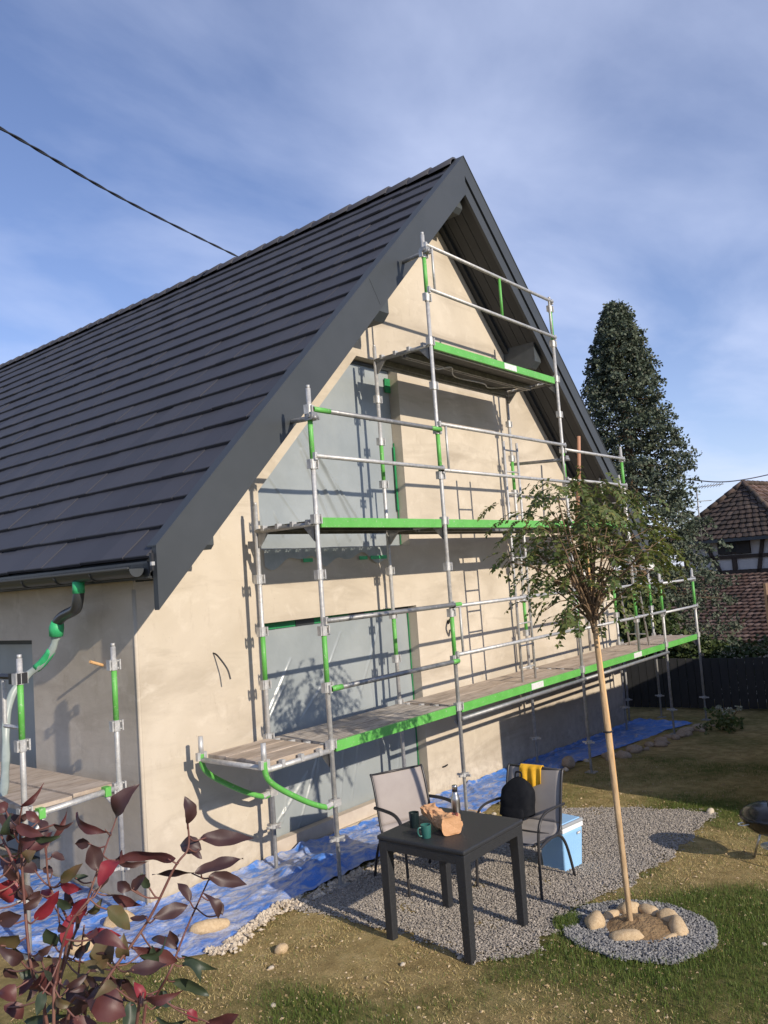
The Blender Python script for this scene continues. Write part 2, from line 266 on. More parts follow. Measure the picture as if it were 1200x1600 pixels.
# ------------------------------------------------------------------ mesh helpers
class MB:
    def __init__(s): s.v = []; s.f = []
    def poly(s, pts):
        k = len(s.v); s.v += [tuple(p) for p in pts]; s.f.append(tuple(range(k, k + len(pts)))); return s
    def box(s, c, d, rot=None):
        """centre, full size, optional 3x3 rotation"""
        k = len(s.v); c = V(c)
        for i in range(8):
            p = V(((i & 1) - .5, ((i >> 1) & 1) - .5, ((i >> 2) & 1) - .5)); p = V((p.x * d[0], p.y * d[1], p.z * d[2]))
            if rot: p = rot @ p
            s.v.append(tuple(c + p))
        for q in ((0, 2, 3, 1), (4, 5, 7, 6), (0, 1, 5, 4), (2, 6, 7, 3), (0, 4, 6, 2), (1, 3, 7, 5)): s.f.append(tuple(k + i for i in q))
        return s
    def bx(s, x0, x1, y0, y1, z0, z1): return s.box(((x0 + x1) / 2, (y0 + y1) / 2, (z0 + z1) / 2), (x1 - x0, y1 - y0, z1 - z0))
    def tube(s, pts, r, n=8, caps=True, flat=1.0):
        pts = [V(p) for p in pts]; R = r if isinstance(r, (list, tuple)) else [r] * len(pts)
        k = len(s.v); up = None
        for i, p in enumerate(pts):
            a = pts[max(i - 1, 0)]; b = pts[min(i + 1, len(pts) - 1)]; t = (b - a).normalized()
            if up is None: up = t.orthogonal().normalized()
            up = (up - t * up.dot(t)); up = up.normalized() if up.length > 1e-6 else t.orthogonal().normalized()
            sd = t.cross(up)
            for j in range(n):
                an = 2 * math.pi * j / n; s.v.append(tuple(p + (up * math.cos(an) * flat + sd * math.sin(an)) * R[i]))
        for i in range(len(pts) - 1):
            for j in range(n):
                s.f.append((k + i * n + j, k + i * n + (j + 1) % n, k + (i + 1) * n + (j + 1) % n, k + (i + 1) * n + j))
        if caps:
            s.f.append(tuple(k + j for j in range(n))[::-1]); s.f.append(tuple(k + (len(pts) - 1) * n + j for j in range(n)))
        return s
    def lathe(s, prof, c=(0, 0, 0), n=20):
        k = len(s.v)
        for (r, z) in prof:
            for j in range(n):
                a = 2 * math.pi * j / n; s.v.append((c[0] + r * math.cos(a), c[1] + r * math.sin(a), c[2] + z))
        for i in range(len(prof) - 1):
            for j in range(n): s.f.append((k + i * n + j, k + i * n + (j + 1) % n, k + (i + 1) * n + (j + 1) % n, k + (i + 1) * n + j))
        return s
    def grid(s, fn, nu, nv):
        k = len(s.v)
        for i in range(nu + 1):
            for j in range(nv + 1): s.v.append(tuple(fn(i / nu, j / nv)))
        for i in range(nu):
            for j in range(nv):
                a = k + i * (nv + 1) + j; s.f.append((a, a + nv + 1, a + nv + 2, a + 1))
        return s
    def mesh(s, name):
        me = bpy.data.meshes.new(name); me.from_pydata(s.v, [], s.f); me.update(); return me
def link(name, me, m, parent=None, smooth=False):
    o = bpy.data.objects.new(name, me); COL.objects.link(o)
    if m is not None and not me.materials: me.materials.append(MT[m] if isinstance(m, str) else m)
    if smooth:
        for q in me.polygons: q.use_smooth = True
    if parent: o.parent = parent
    return o
def obj(name, mb, m, parent=None, smooth=False, fix=True):
    me = mb.mesh(name)
    if fix:
        b = bmesh.new(); b.from_mesh(me); bmesh.ops.recalc_face_normals(b, faces=b.faces); b.to_mesh(me); b.free()
    return link(name, me, m, parent, smooth)
def tag(o, label, cat, group=None):
    o['label'] = label; o['category'] = cat
    if group: o['group'] = group
    return o
def empty(name, loc, label, cat, group=None, rz=0.0):
    o = bpy.data.objects.new(name, None); COL.objects.link(o); o.location = loc; o.rotation_euler = (0, 0, rz); o.empty_display_size = 0.2
    return tag(o, label, cat, group)
def smoothed(o, angle=35):
    me = o.data
    for q in me.polygons: q.use_smooth = True
    try: me.set_sharp_from_angle(angle=math.radians(angle))
    except Exception: pass
    return o
def bevel(o, w=0.006, seg=2):
    m = o.modifiers.new('bevel', 'BEVEL'); m.width = w; m.segments = seg; m.limit_method = 'ANGLE'; m.angle_limit = math.radians(40); return o
def smooth01(t): t = min(1, max(0, t)); return t * t * (3 - 2 * t)
def nz3(x, y, z=0.0): return mn.noise(V((x, y, z)))
def fbm(x, y, z=0.0, o=4): return mn.fractal(V((x, y, z)), 1.0, 2.0, o)

# ------------------------------------------------------------------ ground
def g(x, y):
    z = -0.08 - 0.03 * max(-3, min(x, 14))
    d = (x + 0.14) * -0.86 + (y + 2.66) * -0.5           # rises behind the lower frame edge towards the photographer
    z += 1.05 * smooth01((d - 0.9) / 4.3)
    z -= 1.6 * smooth01((x - 13.0) / 6.0)                 # falls away beyond the fence
    return z
def cover(x, y):
    """0 bare dry soil .. 1 green grass"""
    c = 0.30 + 0.55 * fbm(x * 0.9 + 3.1, y * 0.9 - 1.7)
    for (cx, cy, r, w) in ((2.35, -4.0, 0.55, 0.9), (1.35, -4.35, 0.7, 0.75), (2.05, -4.7, 0.8, 0.9), (2.6, -4.3, 0.5, 0.6), (0.9, -4.1, 0.5, 0.3), (0.55, -3.2, 0.35, 0.35), (-0.35, -2.3, 0.35, 0.55), (0.0, -2.9, 0.4, 0.4),
                           (1.65, -3.05, 0.25, 0.7), (1.15, -3.7, 0.3, 0.35), (3.1, -3.6, 0.25, -0.9), (3.6, -3.5, 0.6, -0.7), (0.35, -2.15, 0.55, -0.9), (0.15, -1.55, 0.4, -0.5), (4.9, -3.4, 0.6, 0.5), (5.2, -2.6, 0.5, 0.35),
                           (1.2, -4.9, 0.4, -0.4), (2.9, -4.3, 0.5, -0.2), (-0.9, -1.3, 0.4, 0.5), (0.3, -2.6, 0.4, -0.5), (6.3, -2.0, 0.8, 0.2), (1.55, -4.5, 0.22, -0.7)):
        c += w * math.exp(-((x - cx) ** 2 + (y - cy) ** 2) / (r * r))
    return min(1, max(0, c))
def axis(a, b, fine, far, grow=1.35):
    n = int((b - a) / fine); L = [a + (b - a) * i / n for i in range(n + 1)]; st = fine
    while L[-1] < far: st *= grow; L.append(L[-1] + st)
    st = fine; P = []
    x = a
    while x > -far: st *= grow; x -= st; P.append(x)
    return P[::-1] + L
gx = axis(-5.5, 14, 0.11, 260); gy = axis(-8, 3, 0.11, 260)
mb = MB(); cov = []
for x in gx:
    for y in gy:
        nr = -6 < x < 15 and -9 < y < 4
        mb.v.append((x, y, g(x, y) + (0.016 * fbm(x * 2.2, y * 2.2) if nr else 0))); cov.append(cover(x, y) if nr else 0.6)
ny = len(gy)
for i in range(len(gx) - 1):
    for j in range(ny - 1):
        a = i * ny + j; mb.f.append((a, a + ny, a + ny + 1, a + 1))
ground = obj('ground', mb, 'lawn', smooth=True, fix=False); ground['kind'] = 'structure'
at_ = ground.data.attributes.new('cover', 'FLOAT', 'POINT')
at_.data.foreach_set('value', cov)

# ------------------------------------------------------------------ the house being rendered
HW = 9.83; RX = HW / 2; RZ = 8.0; HL = 12.2; OV = 0.6
def rz(x): return RZ - abs(x - RX)
house = empty('house', (0, 0, -0.1), 'new gabled house with dark tiled roof and fresh cream render, scaffolded for plastering', 'house')
def part(name, mb, m, parent=house, smooth=False, fix=True, loc=True):
    o = obj(name, mb, m, parent, smooth, fix)
    if parent is house: o.location = (0, 0, 0.1)
    return o
# gable wall with openings
def filled(loops, plane):
    b = bmesh.new()
    for L in loops:
        vs = [b.verts.new(plane(*p)) for p in L]
        for i in range(len(vs)): b.edges.new((vs[i], vs[(i + 1) % len(vs)]))
    bmesh.ops.triangle_fill(b, use_beauty=True, edges=b.edges[:])
    me = bpy.data.meshes.new('t'); b.to_mesh(me); b.free()
    v = [tuple(q.co) for q in me.vertices]; f = [tuple(q.vertices) for q in me.polygons]; bpy.data.meshes.remove(me)
    return v, f
lowW = [(1.47, -0.10), (3.99, -0.10), (3.99, 2.16), (1.47, 2.16)]
upW = [(1.50, 2.90), (3.95, 2.90), (3.95, 5.17), (3.18, 5.17), (1.50, 3.49)]
SO = 0.44
outer = [(0, -0.6), (HW, -0.9), (HW, rz(HW) - SO), (RX, RZ - SO), (0, rz(0) - SO)]
v, f = filled([outer, lowW, upW], lambda x, z: (x, 0, z))
mb = MB(); mb.v = v; mb.f = f; RD = 0.22
for L in (lowW, upW):
    for i in range(len(L)):
        a = L[i]; b_ = L[(i + 1) % len(L)]
        mb.poly([(a[0], 0, a[1]), (b_[0], 0, b_[1]), (b_[0], RD, b_[1]), (a[0], RD, a[1])])
part('gable_wall', mb, 'plaster', fix=False)
# left wall with a door recess
dr = [(1.78, -0.08), (3.3, -0.08), (3.3, 2.16), (1.78, 2.16)]
v, f = filled([[(0, -0.6), (HL, -0.6), (HL, 2.70), (0, 2.70)], dr], lambda y, z: (0, y, z))
mb = MB(); mb.v = v; mb.f = f
for i in range(4):
    a = dr[i]; b_ = dr[(i + 1) % 4]
    mb.poly([(0, a[0], a[1]), (0, b_[0], b_[1]), (0.24, b_[0], b_[1]), (0.24, a[0], a[1])])
part('side_wall', mb, 'plaster', fix=False)
mb = MB(); mb.poly([(HW, 0, -0.9), (HW, HL, -0.9), (HW, HL, 2.7), (HW, 0, 2.64)]); mb.poly([(0, HL, -0.6), (HW, HL, -0.9), (HW, HL, 2.6), (RX, HL, 7.5), (0, HL, 2.6)])
part('rear_wall', mb, 'plaster')
# corner bead: slightly proud rounded edge
part('corner_bead', MB().tube([(0.012, 0.012, -0.5), (0.012, 0.012, 2.58)], 0.018, 8), 'plaster', smooth=True)
# windows behind protective film
def fold(x, z, ridges):
    s = 0
    for (x0, z0, x1, z1, a, w) in ridges:
        dx, dz = x1 - x0, z1 - z0; L2 = dx * dx + dz * dz; t = ((x - x0) * dx + (z - z0) * dz) / L2
        tc_ = min(1, max(0, t)); d = math.hypot(x - x0 - tc_ * dx, z - z0 - tc_ * dz)
        s += a * math.exp(-(d / w) ** 2) * (0.4 + 0.6 * math.sin(math.pi * min(1, max(0, t)))) 
    return s
def film(name, xr, zr, inside, ridges, nx=230, nz_=230):
    m_ = MB(); idx = {}
    for i in range(nx + 1):
        for j in range(nz_ + 1):
            x = xr[0] + (xr[1] - xr[0]) * i / nx; z = zr[0] + (zr[1] - zr[0]) * j / nz_
            y = 0.150 - fold(x, z, ridges) - 0.014 * nz3(x * 1.6, z * 1.3, 2.0) - 0.005 * nz3(x * 4 + z * 2, z * 3, 5.0) - 0.0022 * abs(nz3(x * 13 + z * 6, z * 5 - x * 4, 1.0))
            idx[i, j] = len(m_.v); m_.v.append((x, y, z))
    for i in range(nx):
        for j in range(nz_):
            xc = xr[0] + (xr[1] - xr[0]) * (i + .5) / nx; zc = zr[0] + (zr[1] - zr[0]) * (j + .5) / nz_
            if inside(xc, zc): m_.f.append((idx[i, j], idx[i + 1, j], idx[i + 1, j + 1], idx[i, j + 1]))
    return m_
def window(L, ridges, xr, zr, inside, lab):
    w = MB(); n = len(L); cx = sum(p[0] for p in L) / n; cz = sum(p[1] for p in L) / n
    inn = [(p[0] + (cx - p[0]) * 0.06, p[1] + (cz - p[1]) * 0.06) for p in L]
    for i in range(n):
        a, b_, c, d = L[i], L[(i + 1) % n], inn[(i + 1) % n], inn[i]
        w.poly([(a[0], .165, a[1]), (b_[0], .165, b_[1]), (c[0], .165, c[1]), (d[0], .165, d[1])])
        w.poly([(d[0], .165, d[1]), (c[0], .165, c[1]), (c[0], .21, c[1]), (d[0], .21, d[1])])
    wo_ = part('window', w, 'anthr'); wo_['label'] = lab
    p_ = obj('pane', MB().poly([(q[0], .205, q[1]) for q in inn]), 'glass', wo_)
    fm = obj('protective_film', film('f', xr, zr, inside, ridges), 'film', wo_, smooth=True, fix=False)
    return wo_
R1 = [(2.55, 0.05, 2.7, 0.9, .012, .012), (3.0, 1.2, 3.5, 2.1, .010, .016), (3.55, 0.1, 3.75, 1.0, .012, .012), (2.05, 1.1, 2.5, 1.5, .012, .010), (1.52, 1.15, 1.95, 1.75, .02, .012), (1.50, 1.08, 1.85, 1.50, .018, .010), (1.55, 0.1, 2.1, 0.55, .02, .014), (1.9, 0.0, 2.3, 0.75, .018, .010), (2.15, 0.2, 2.35, 0.85, .015, .009), (2.3, 1.3, 2.75, 1.95, .012, .012), (1.7, 0.15, 1.85, 0.6, .015, .010),
      (2.75, 0.1, 2.95, 0.85, .012, .010), (3.3, 0.2, 3.2, 1.4, .010, .02)]
w1 = window(lowW, R1, (1.475, 3.985), (-0.095, 2.155), lambda x, z: True, 'wide ground floor window masked with grey film')
R2 = [(2.25, 4.15, 3.0, 3.0, .03, .022), (2.35, 4.25, 3.25, 2.95, .028, .018), (2.3, 4.0, 2.8, 2.95, .022, .016), (2.45, 4.05, 3.4, 3.0, .02, .014), (1.62, 3.35, 1.68, 3.0, .02, .012), (1.85, 3.3, 1.95, 3.05, .022, .012), (1.6, 3.9, 2.4, 3.0, .01, .012)]
w2 = window(upW, R2, (1.505, 3.945), (2.905, 5.165), lambda x, z: z < 3.49 + (x - 1.5) * (5.17 - 3.49) / 1.68 + 0.02, 'tall slant-sided upper window masked with grey film')
part_t = MB()
for k in range(9):
    a = 1.48 + k * 0.28; obj('tape_strip', MB().bx(a, a + 0.275, 0.128 + 0.004 * (k % 2), 0.142, 2.085, 2.150), ('tapeg', 'tapeg', 'gutter')[k % 3], w1)
obj('tape_strip', MB().bx(3.973, 3.985, 0.13, 0.142, 0.05, 2.08), 'tapeg', w1)
obj('tape_strip', MB().bx(3.915, 3.944, 0.118, 0.132, 3.35, 4.15), 'tapeg', w2)
obj('tape_strip', MB().bx(3.84, 3.944, 0.12, 0.134, 4.84, 5.02), 'tapeg', w2)
obj('tape_strip', MB().bx(3.935, 3.944, 0.126, 0.138, 2.92, 4.2), 'tapeg', w2)
obj('tape_strip', MB().bx(3.2, 3.94, 0.126, 0.138, 5.125, 5.160), 'gutter', w2)  # top tape coloured dark, painting in the shade at the window head
part('threshold', MB().bx(1.5, 3.96, 0.03, 0.125, -0.2, 0.03), 'sill')
# hanging hem of film below the upper window
mb = MB().grid(lambda a, b: (1.52 + 2.0 * a, -0.012 - 0.015 * math.sin(a * 9) * b, 2.895 - b * (0.13 + 0.05 * math.sin(a * 14 + 1) + 0.03 * math.sin(a * 31))), 50, 4)
obj('film_hem', mb, 'filmw', w2, smooth=True, fix=False)
for a in (2.05, 2.95, 3.15, 3.3): obj('tape_strip', MB().bx(a, a + 0.14, -0.035, -0.03, 2.75, 2.79), 'tapeb', w2)
# side door
d_ = part('door', MB().bx(0.20, 0.235, 1.80, 3.28, -0.08, 2.14), 'anthr')
obj('door_frame', MB().bx(0.17, 0.20, 1.785, 1.90, -0.08, 2.15), 'gutter', d_); obj('protective_film', MB().bx(0.185, 0.19, 1.905, 3.27, -0.05, 2.1), 'film', d_)
# roof body, soffit, bargeboards
roof = part('roof', MB(), 'soffit')
def slab(sgn, t0, t1, y0, y1, x_e=5.14, x_r=0.0):
    m_ = MB(); X0 = RX + sgn * x_e; X1 = RX + sgn * x_r; z0 = RZ - x_e; z1 = RZ - x_r
    P = [(X0, z0 - t1), (X1, z1 - t1), (X1, z1 - t0), (X0, z0 - t0)]
    for i in range(4):
        a, b_ = P[i], P[(i + 1) % 4]; m_.poly([(a[0], y0, a[1]), (b_[0], y0, b_[1]), (b_[0], y1, b_[1]), (a[0], y1, a[1])])
    for y in (y0, y1): m_.poly([(p[0], y, p[1]) for p in P])
    return m_
for s_ in (-1, 1):
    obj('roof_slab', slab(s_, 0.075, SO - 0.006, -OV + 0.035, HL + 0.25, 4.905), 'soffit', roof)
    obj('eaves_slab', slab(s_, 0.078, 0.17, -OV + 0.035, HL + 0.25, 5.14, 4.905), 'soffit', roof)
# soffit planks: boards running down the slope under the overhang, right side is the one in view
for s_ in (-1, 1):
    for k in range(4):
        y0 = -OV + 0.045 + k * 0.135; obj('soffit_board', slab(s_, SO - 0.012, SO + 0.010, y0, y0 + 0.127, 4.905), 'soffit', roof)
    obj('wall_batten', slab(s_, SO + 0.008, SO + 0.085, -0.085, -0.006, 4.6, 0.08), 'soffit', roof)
bl = obj('bargeboard', slab(-1, -0.02, 0.49, -OV - 0.03, -OV + 0.03, 5.105, 0.0), 'anthr', roof); bevel(bl, 0.004)
br = obj('bargeboard', slab(1, -0.02, 0.245, -OV - 0.03, -OV + 0.03, 5.105, 0.0), 'anthr', roof); bevel(br, 0.004)
obj('bargeboard_lower_strip', slab(1, 0.285, 0.49, -OV - 0.012, -OV + 0.03, 5.105, 0.0), 'anthr', roof)
obj('bargeboard_groove', slab(1, 0.24, 0.29, -OV + 0.012, -OV + 0.028, 5.105, 0.0), 'gutter', roof)
for s_ in (-1, 1): obj('edge_flashing', slab(s_, -0.034, -0.022, -OV - 0.038, -OV + 0.09, 5.11, 0.0), 'anthr', roof)
obj('board_joint', MB().box((RX - 2.08, -OV - 0.0305, RZ - 2.08 - 0.23), (0.006, 0.003, 0.30), Matrix.Rotation(math.radians(-32), 3, 'Y')), 'gutter', bl)
# clay-flat tiles on the left slope
NC = 20; LX = 5.17; step = LX / NC; tw = 0.33
tilt = 0.028
def tile_mesh():
    # local: u along slope up (0..L), y across, w normal
    L = step * math.sqrt(2) * 1.12; m_ = MB(); hw = tw / 2 - 0.0022; t = 0.030; c = 0.006
    prof = [(0, 0), (0, t - c), (c, t), (L, t - 0.004), (L, 0)]
    up = V((1, 0, 1)).normalized(); nr = V((-1, 0, 1)).normalized()
    for yy in (-hw, hw):
        for (u_, w_) in prof: m_.v.append(tuple(up * u_ + nr * w_ + V((0, yy, 0))))
    n = len(prof)
    for i in range(n): m_.f.append((i, (i + 1) % n, n + (i + 1) % n, n + i))
    m_.f.append(tuple(range(n))); m_.f.append(tuple(range(n, 2 * n))[::-1])
    me = m_.mesh('roof_tile'); b = bmesh.new(); b.from_mesh(me); bmesh.ops.recalc_face_normals(b, faces=b.faces); b.to_mesh(me); b.free()
    me.materials.append(MT['tile']); return me
tme = tile_mesh()
nr = V((-1, 0, 1)).normalized(); up = V((1, 0, 1)).normalized()
tiles = []
nyt = int((HL + 0.25 + OV) / tw)
rt = random.Random(3)
for c in range(NC):
    xb = RX - 5.16 + c * step
    for k in range(-1, nyt):
        y = -OV + 0.03 + tw * (k + 0.5 + (0.5 if c % 2 else 0))
        if y - tw / 2 < -OV - 0.01: 
            continue
        p = V((xb, y, rz(xb))) + nr * (-0.052)
        tiles.append((p + V((0, rt.gauss(0, .0012), 0)) + up * rt.gauss(0, .0025), rt.gauss(0, 0.0026), rt.gauss(0, 0.006)))
def vis(p):
    q = pix(p); return -40 < q[0] < 1240 and q[2] > 0
tiles.sort(key=lambda t: (not vis(t[0]), (t[0] - CAM).length))
ang = math.atan2(tilt, step * math.sqrt(2))
base_rot = Matrix.Rotation(-ang, 3, 'Y')   # butt end proud of the course below
def tmat(t):
    p, dn, ry = t
    # rotate about y so that the lower end lifts: lower end + tilt along the normal
    R_ = Matrix.Rotation(ang + ry * 0.3, 3, 'Y')
    return p + nr * (tilt + dn), R_
for t in tiles[:300]:
    p, R_ = tmat(t); o = bpy.data.objects.new('roof_tile', tme); COL.objects.link(o); o.parent = roof; o.location = p; o.rotation_euler = R_.to_euler()
mb = MB(); tv = [v_.co.copy() for v_ in tme.vertices]; tf = [tuple(q.vertices) for q in tme.polygons]
for t in tiles[300:]:
    p, R_ = tmat(t); k = len(mb.v); mb.v += [tuple(p + R_ @ q) for q in tv]; mb.f += [tuple(k + i for i in q) for q in tf]
# half tiles closing the verge
for c in range(0, NC):
    if c % 2 == 1:
        xb = RX - 5.16 + c * step; p = V((xb, -OV + 0.03 + tw / 4, rz(xb))) + nr * (-0.052); p, R_ = tmat((p, 0, 0)); k = len(mb.v)
        mb.v += [tuple(p + R_ @ V((q.x, q.y * 0.48, q.z))) for q in tv]; mb.f += [tuple(k + i for i in q) for q in tf]
o = obj('roof_tiles', mb, 'tile', roof); o['kind'] = 'stuff'
mb = MB()
for c in range(NC):   # right slope, out of view: plain courses
    xb = RX + 5.16 - c * step; x2 = RX + 5.16 - (c + 1.1) * step
    mb.poly([(xb, -OV + .03, rz(xb) + 0.0), (xb, HL + .25, rz(xb) + 0.0), (x2, HL + .25, rz(x2) - 0.04), (x2, -OV + .03, rz(x2) - 0.04)])
    mb.poly([(xb, -OV + .03, rz(xb) + 0.0), (xb, HL + .25, rz(xb) + 0.0), (xb, HL + .25, rz(xb) - 0.05), (xb, -OV + .03, rz(xb) - 0.05)])
obj('tile_course', mb, 'tile', roof)
# ridge tiles
rm = MB(); 
for i in range(9):
    a = math.pi * i / 8; c_, s_ = math.cos(a), math.sin(a)
    rm.v += [(0.135 * c_, 0, -0.09 + 0.135 * s_), (0.120 * c_, 0.40, -0.10 + 0.118 * s_), (0.110 * c_, 0, -0.09 + 0.11 * s_)]
for i in range(8): rm.f += [(3 * i, 3 * i + 3, 3 * i + 4, 3 * i + 1), (3 * i, 3 * i + 2, 3 * i + 5, 3 * i + 3)]
rme = rm.mesh('ridge_tile'); rme.materials.append(MT['tile'])
for q in rme.polygons: q.use_smooth = True
k = 0; y = -OV + 0.10
while y < HL + 0.2:
    o = bpy.data.objects.new('ridge_tile', rme); COL.objects.link(o); o.parent = roof; o.location = (RX, y, RZ + 0.012 + rt.gauss(0, 0.003)); y += 0.37
# gutter
gp = [(math.cos(math.pi * (1 + i / 8)) * 0.068, math.sin(math.pi * (1 + i / 8)) * 0.068) for i in range(9)]
mb = MB(); GX, GZ = -0.31, 2.745
for yy in (-0.52, HL + .2):
    for (a, b_) in gp: mb.v.append((GX + a, yy, GZ + b_))
    for (a, b_) in gp[::-1]: mb.v.append((GX + a * 0.93, yy, GZ + b_ * 0.93))
for i in range(18): mb.f.append((i, (i + 1) % 18, 18 + (i + 1) % 18, 18 + i))
gut = part('gutter', mb, 'gutter'); smoothed(gut, 50)
mb = MB(); mb.poly([(GX + a, -0.525, GZ + b_) for (a, b_) in gp]); mb.poly([(GX + a, -0.515, GZ + b_) for (a, b_) in gp]); obj('end_cap', mb, 'anthr', gut)
obj('rolled_lip', MB().tube([(GX - 0.07, -0.52, GZ + 0.004), (GX - 0.07, HL, GZ + 0.004)], 0.011, 8), 'gutter', gut, smooth=True)
for yy in (0.05, 0.62, 1.2, 1.8): obj('gutter_bracket', MB().tube([(GX + 1.04 * a, yy, GZ + 1.04 * b_) for (a, b_) in gp] , 0.009, 6), 'gutter', gut)
obj('bracket_bolt', MB().box((-0.235, -0.628, 2.80), (0.012, 0.02, 0.12)).box((-0.235, -0.635, 2.775), (0.03, 0.02, 0.03)), 'steel', gut)
obj('bracket_bolt', MB().bx(-0.245, -0.225, -0.64, -0.61, 2.72, 2.86), 'rubber', gut)
part('eaves_fascia', MB().bx(-0.225, -0.20, -0.55, HL, 2.665, 2.80), 'gutter'); part('eaves_soffit', MB().bx(-0.20, 0.0, -0.55, HL, 2.66, 2.68), 'soffit')
dp = [(GX, 0.34, 2.69), (GX, 0.34, 2.60), (GX + .0, 0.36, 2.52), (GX + 0.02, 0.43, 2.455), (GX + .04, 0.56, 2.425), (GX + .05, 0.70, 2.395), (GX + .05, 0.80, 2.34), (GX + .05, 0.83, 2.26)]
def smoothpath(P, n=6):
    P = [V(p) for p in P]; out = []
    for i in range(len(P) - 1):
        a = P[max(i - 1, 0)]; b_ = P[i]; c_ = P[i + 1]; d = P[min(i + 2, len(P) - 1)]
        for k in range(n):
            t = k / n; out.append(0.5 * ((2 * b_) + (c_ - a) * t + (2 * a - 5 * b_ + 4 * c_ - d) * t * t + (3 * b_ - a - 3 * c_ + d) * t ** 3))
    out.append(P[-1]); return out
pipe = part('downpipe', MB().tube(smoothpath(dp, 5), 0.047, 14), 'gutter', smooth=True)
obj('tape_ring', MB().tube([(GX, 0.34, 2.685), (GX, 0.343, 2.585)], 0.051, 14), 'tapeb', pipe, smooth=True)
obj('tape_ring', MB().tube([(GX + .05, 0.80, 2.345), (GX + .05, 0.825, 2.29), (GX + .05, 0.835, 2.22)], [0.053, 0.066, 0.060], 14), 'tapeb', pipe, smooth=True)
slv = smoothpath([(GX + .05, 0.835, 2.25), (GX + .03, 0.86, 2.12), (GX - .02, 0.98, 1.98), (GX - .10, 1.10, 1.88), (GX - .22, 1.13, 1.74), (GX - .30, 1.10, 1.5), (GX - .36, 1.00, 1.25), (GX - .50, 0.75, 1.05), (GX - .62, 0.55, 0.95)], 5)
obj('drain_sleeve', MB().tube(slv, [0.05 if i < 3 else 0.034 + 0.003 * math.sin(i * 1.3) for i in range(len(slv))], 8, flat=0.5), 'filmg', pipe, smooth=True)
obj('tape_ring', MB().tube(slv[6:13], 0.040, 8, flat=0.45), 'tapeb', pipe, smooth=True)
# purlin ends
def purlin(x0, x1, z0, z1, y0):
    c = 0.07 * (z1 - z0) / 0.3
    m_ = MB(); P = [(y0, z1), (y0, z0 + c), (y0 + c, z0), (0.0, z0), (0.0, z1)]
    for x in (x0, x1): m_.poly([(x, a, b_) for (a, b_) in P])
    for i in range(5):
        a, b_ = P[i], P[(i + 1) % 5]; m_.poly([(x0, *a), (x1, *a), (x1, *b_), (x0, *b_)])
    return m_
for (x0, x1, z0, z1, y0) in ((3.02, 3.20, 5.46, 5.84, -0.52), (0.44, 0.56, 2.89, 3.06, -0.42), (0.24, 0.32, 2.66, 2.78, -0.25), (RX - .08, RX + .08, 7.30, 7.55, -0.50), (HW - 3.20, HW - 3.02, 5.46, 5.84, -0.52), (HW - 0.56, HW - 0.44, 2.89, 3.06, -0.42)):
    part('purlin_end', purlin(x0, x1, z0, z1, y0), 'beam')
# wires and stubs coming out of the render
part('wall_cable', MB().tube(smoothpath([(0.822, 0.005, 1.945), (0.83, -0.05, 1.92), (0.86, -0.14, 1.80), (0.87, -0.17, 1.70)]), 0.008, 6), 'rubber')
part('wall_cable', MB().tube(smoothpath([(4.64, 0.005, 1.88), (4.62, -0.06, 1.93), (4.57, -0.10, 1.86), (4.62, -0.08, 1.76), (4.66, -0.03, 1.80)]), 0.018, 6), 'rubber')
part('wall_cable', MB().tube([(4.28, 0.005, 0.13), (4.31, -0.03, 0.14), (4.35, -0.03, 0.15)], 0.010, 6), 'rubber')
part('wall_hook', MB().tube([(0.0, 0.52, 1.93), (-0.14, 0.50, 1.98)], 0.014, 8), 'stake')

# ------------------------------------------------------------------ scaffolding
def conn_mesh():
    m_ = MB().lathe([(0.0, -0.045), (0.031, -0.045), (0.031, 0.045), (0.0, 0.045)], n=10)
    for sx in (-1, 1):
        m_.box((sx * 0.047, 0, 0), (0.012, 0.05, 0.085)).box((sx * 0.036, 0, 0.03), (0.03, 0.02, 0.012)).box((sx * 0.036, 0, -0.03), (0.03, 0.02, 0.012))
    me = m_.mesh('connector'); me.materials.append(MT['steel']); return me
CONN = conn_mesh()
def scaffold(name, loc, label):
    e = empty(name, loc, label, 'scaffold'); return e
SC = scaffold('scaffold', (1.23, -1.05, -0.1), 'galvanised steel scaffold with green toe boards along the cream gable wall')
SL = scaffold('scaffold', (-1.02, 0, -0.06), 'low steel scaffold with one timber deck beside the shaded side wall under the gutter')
def sp(name, mb, m, par=SC, smooth=False):
    o = obj(name, mb, m, par, smooth)
    if par in (SC, SL): o.location = -V(par.location)
    return o
TR = 0.0220
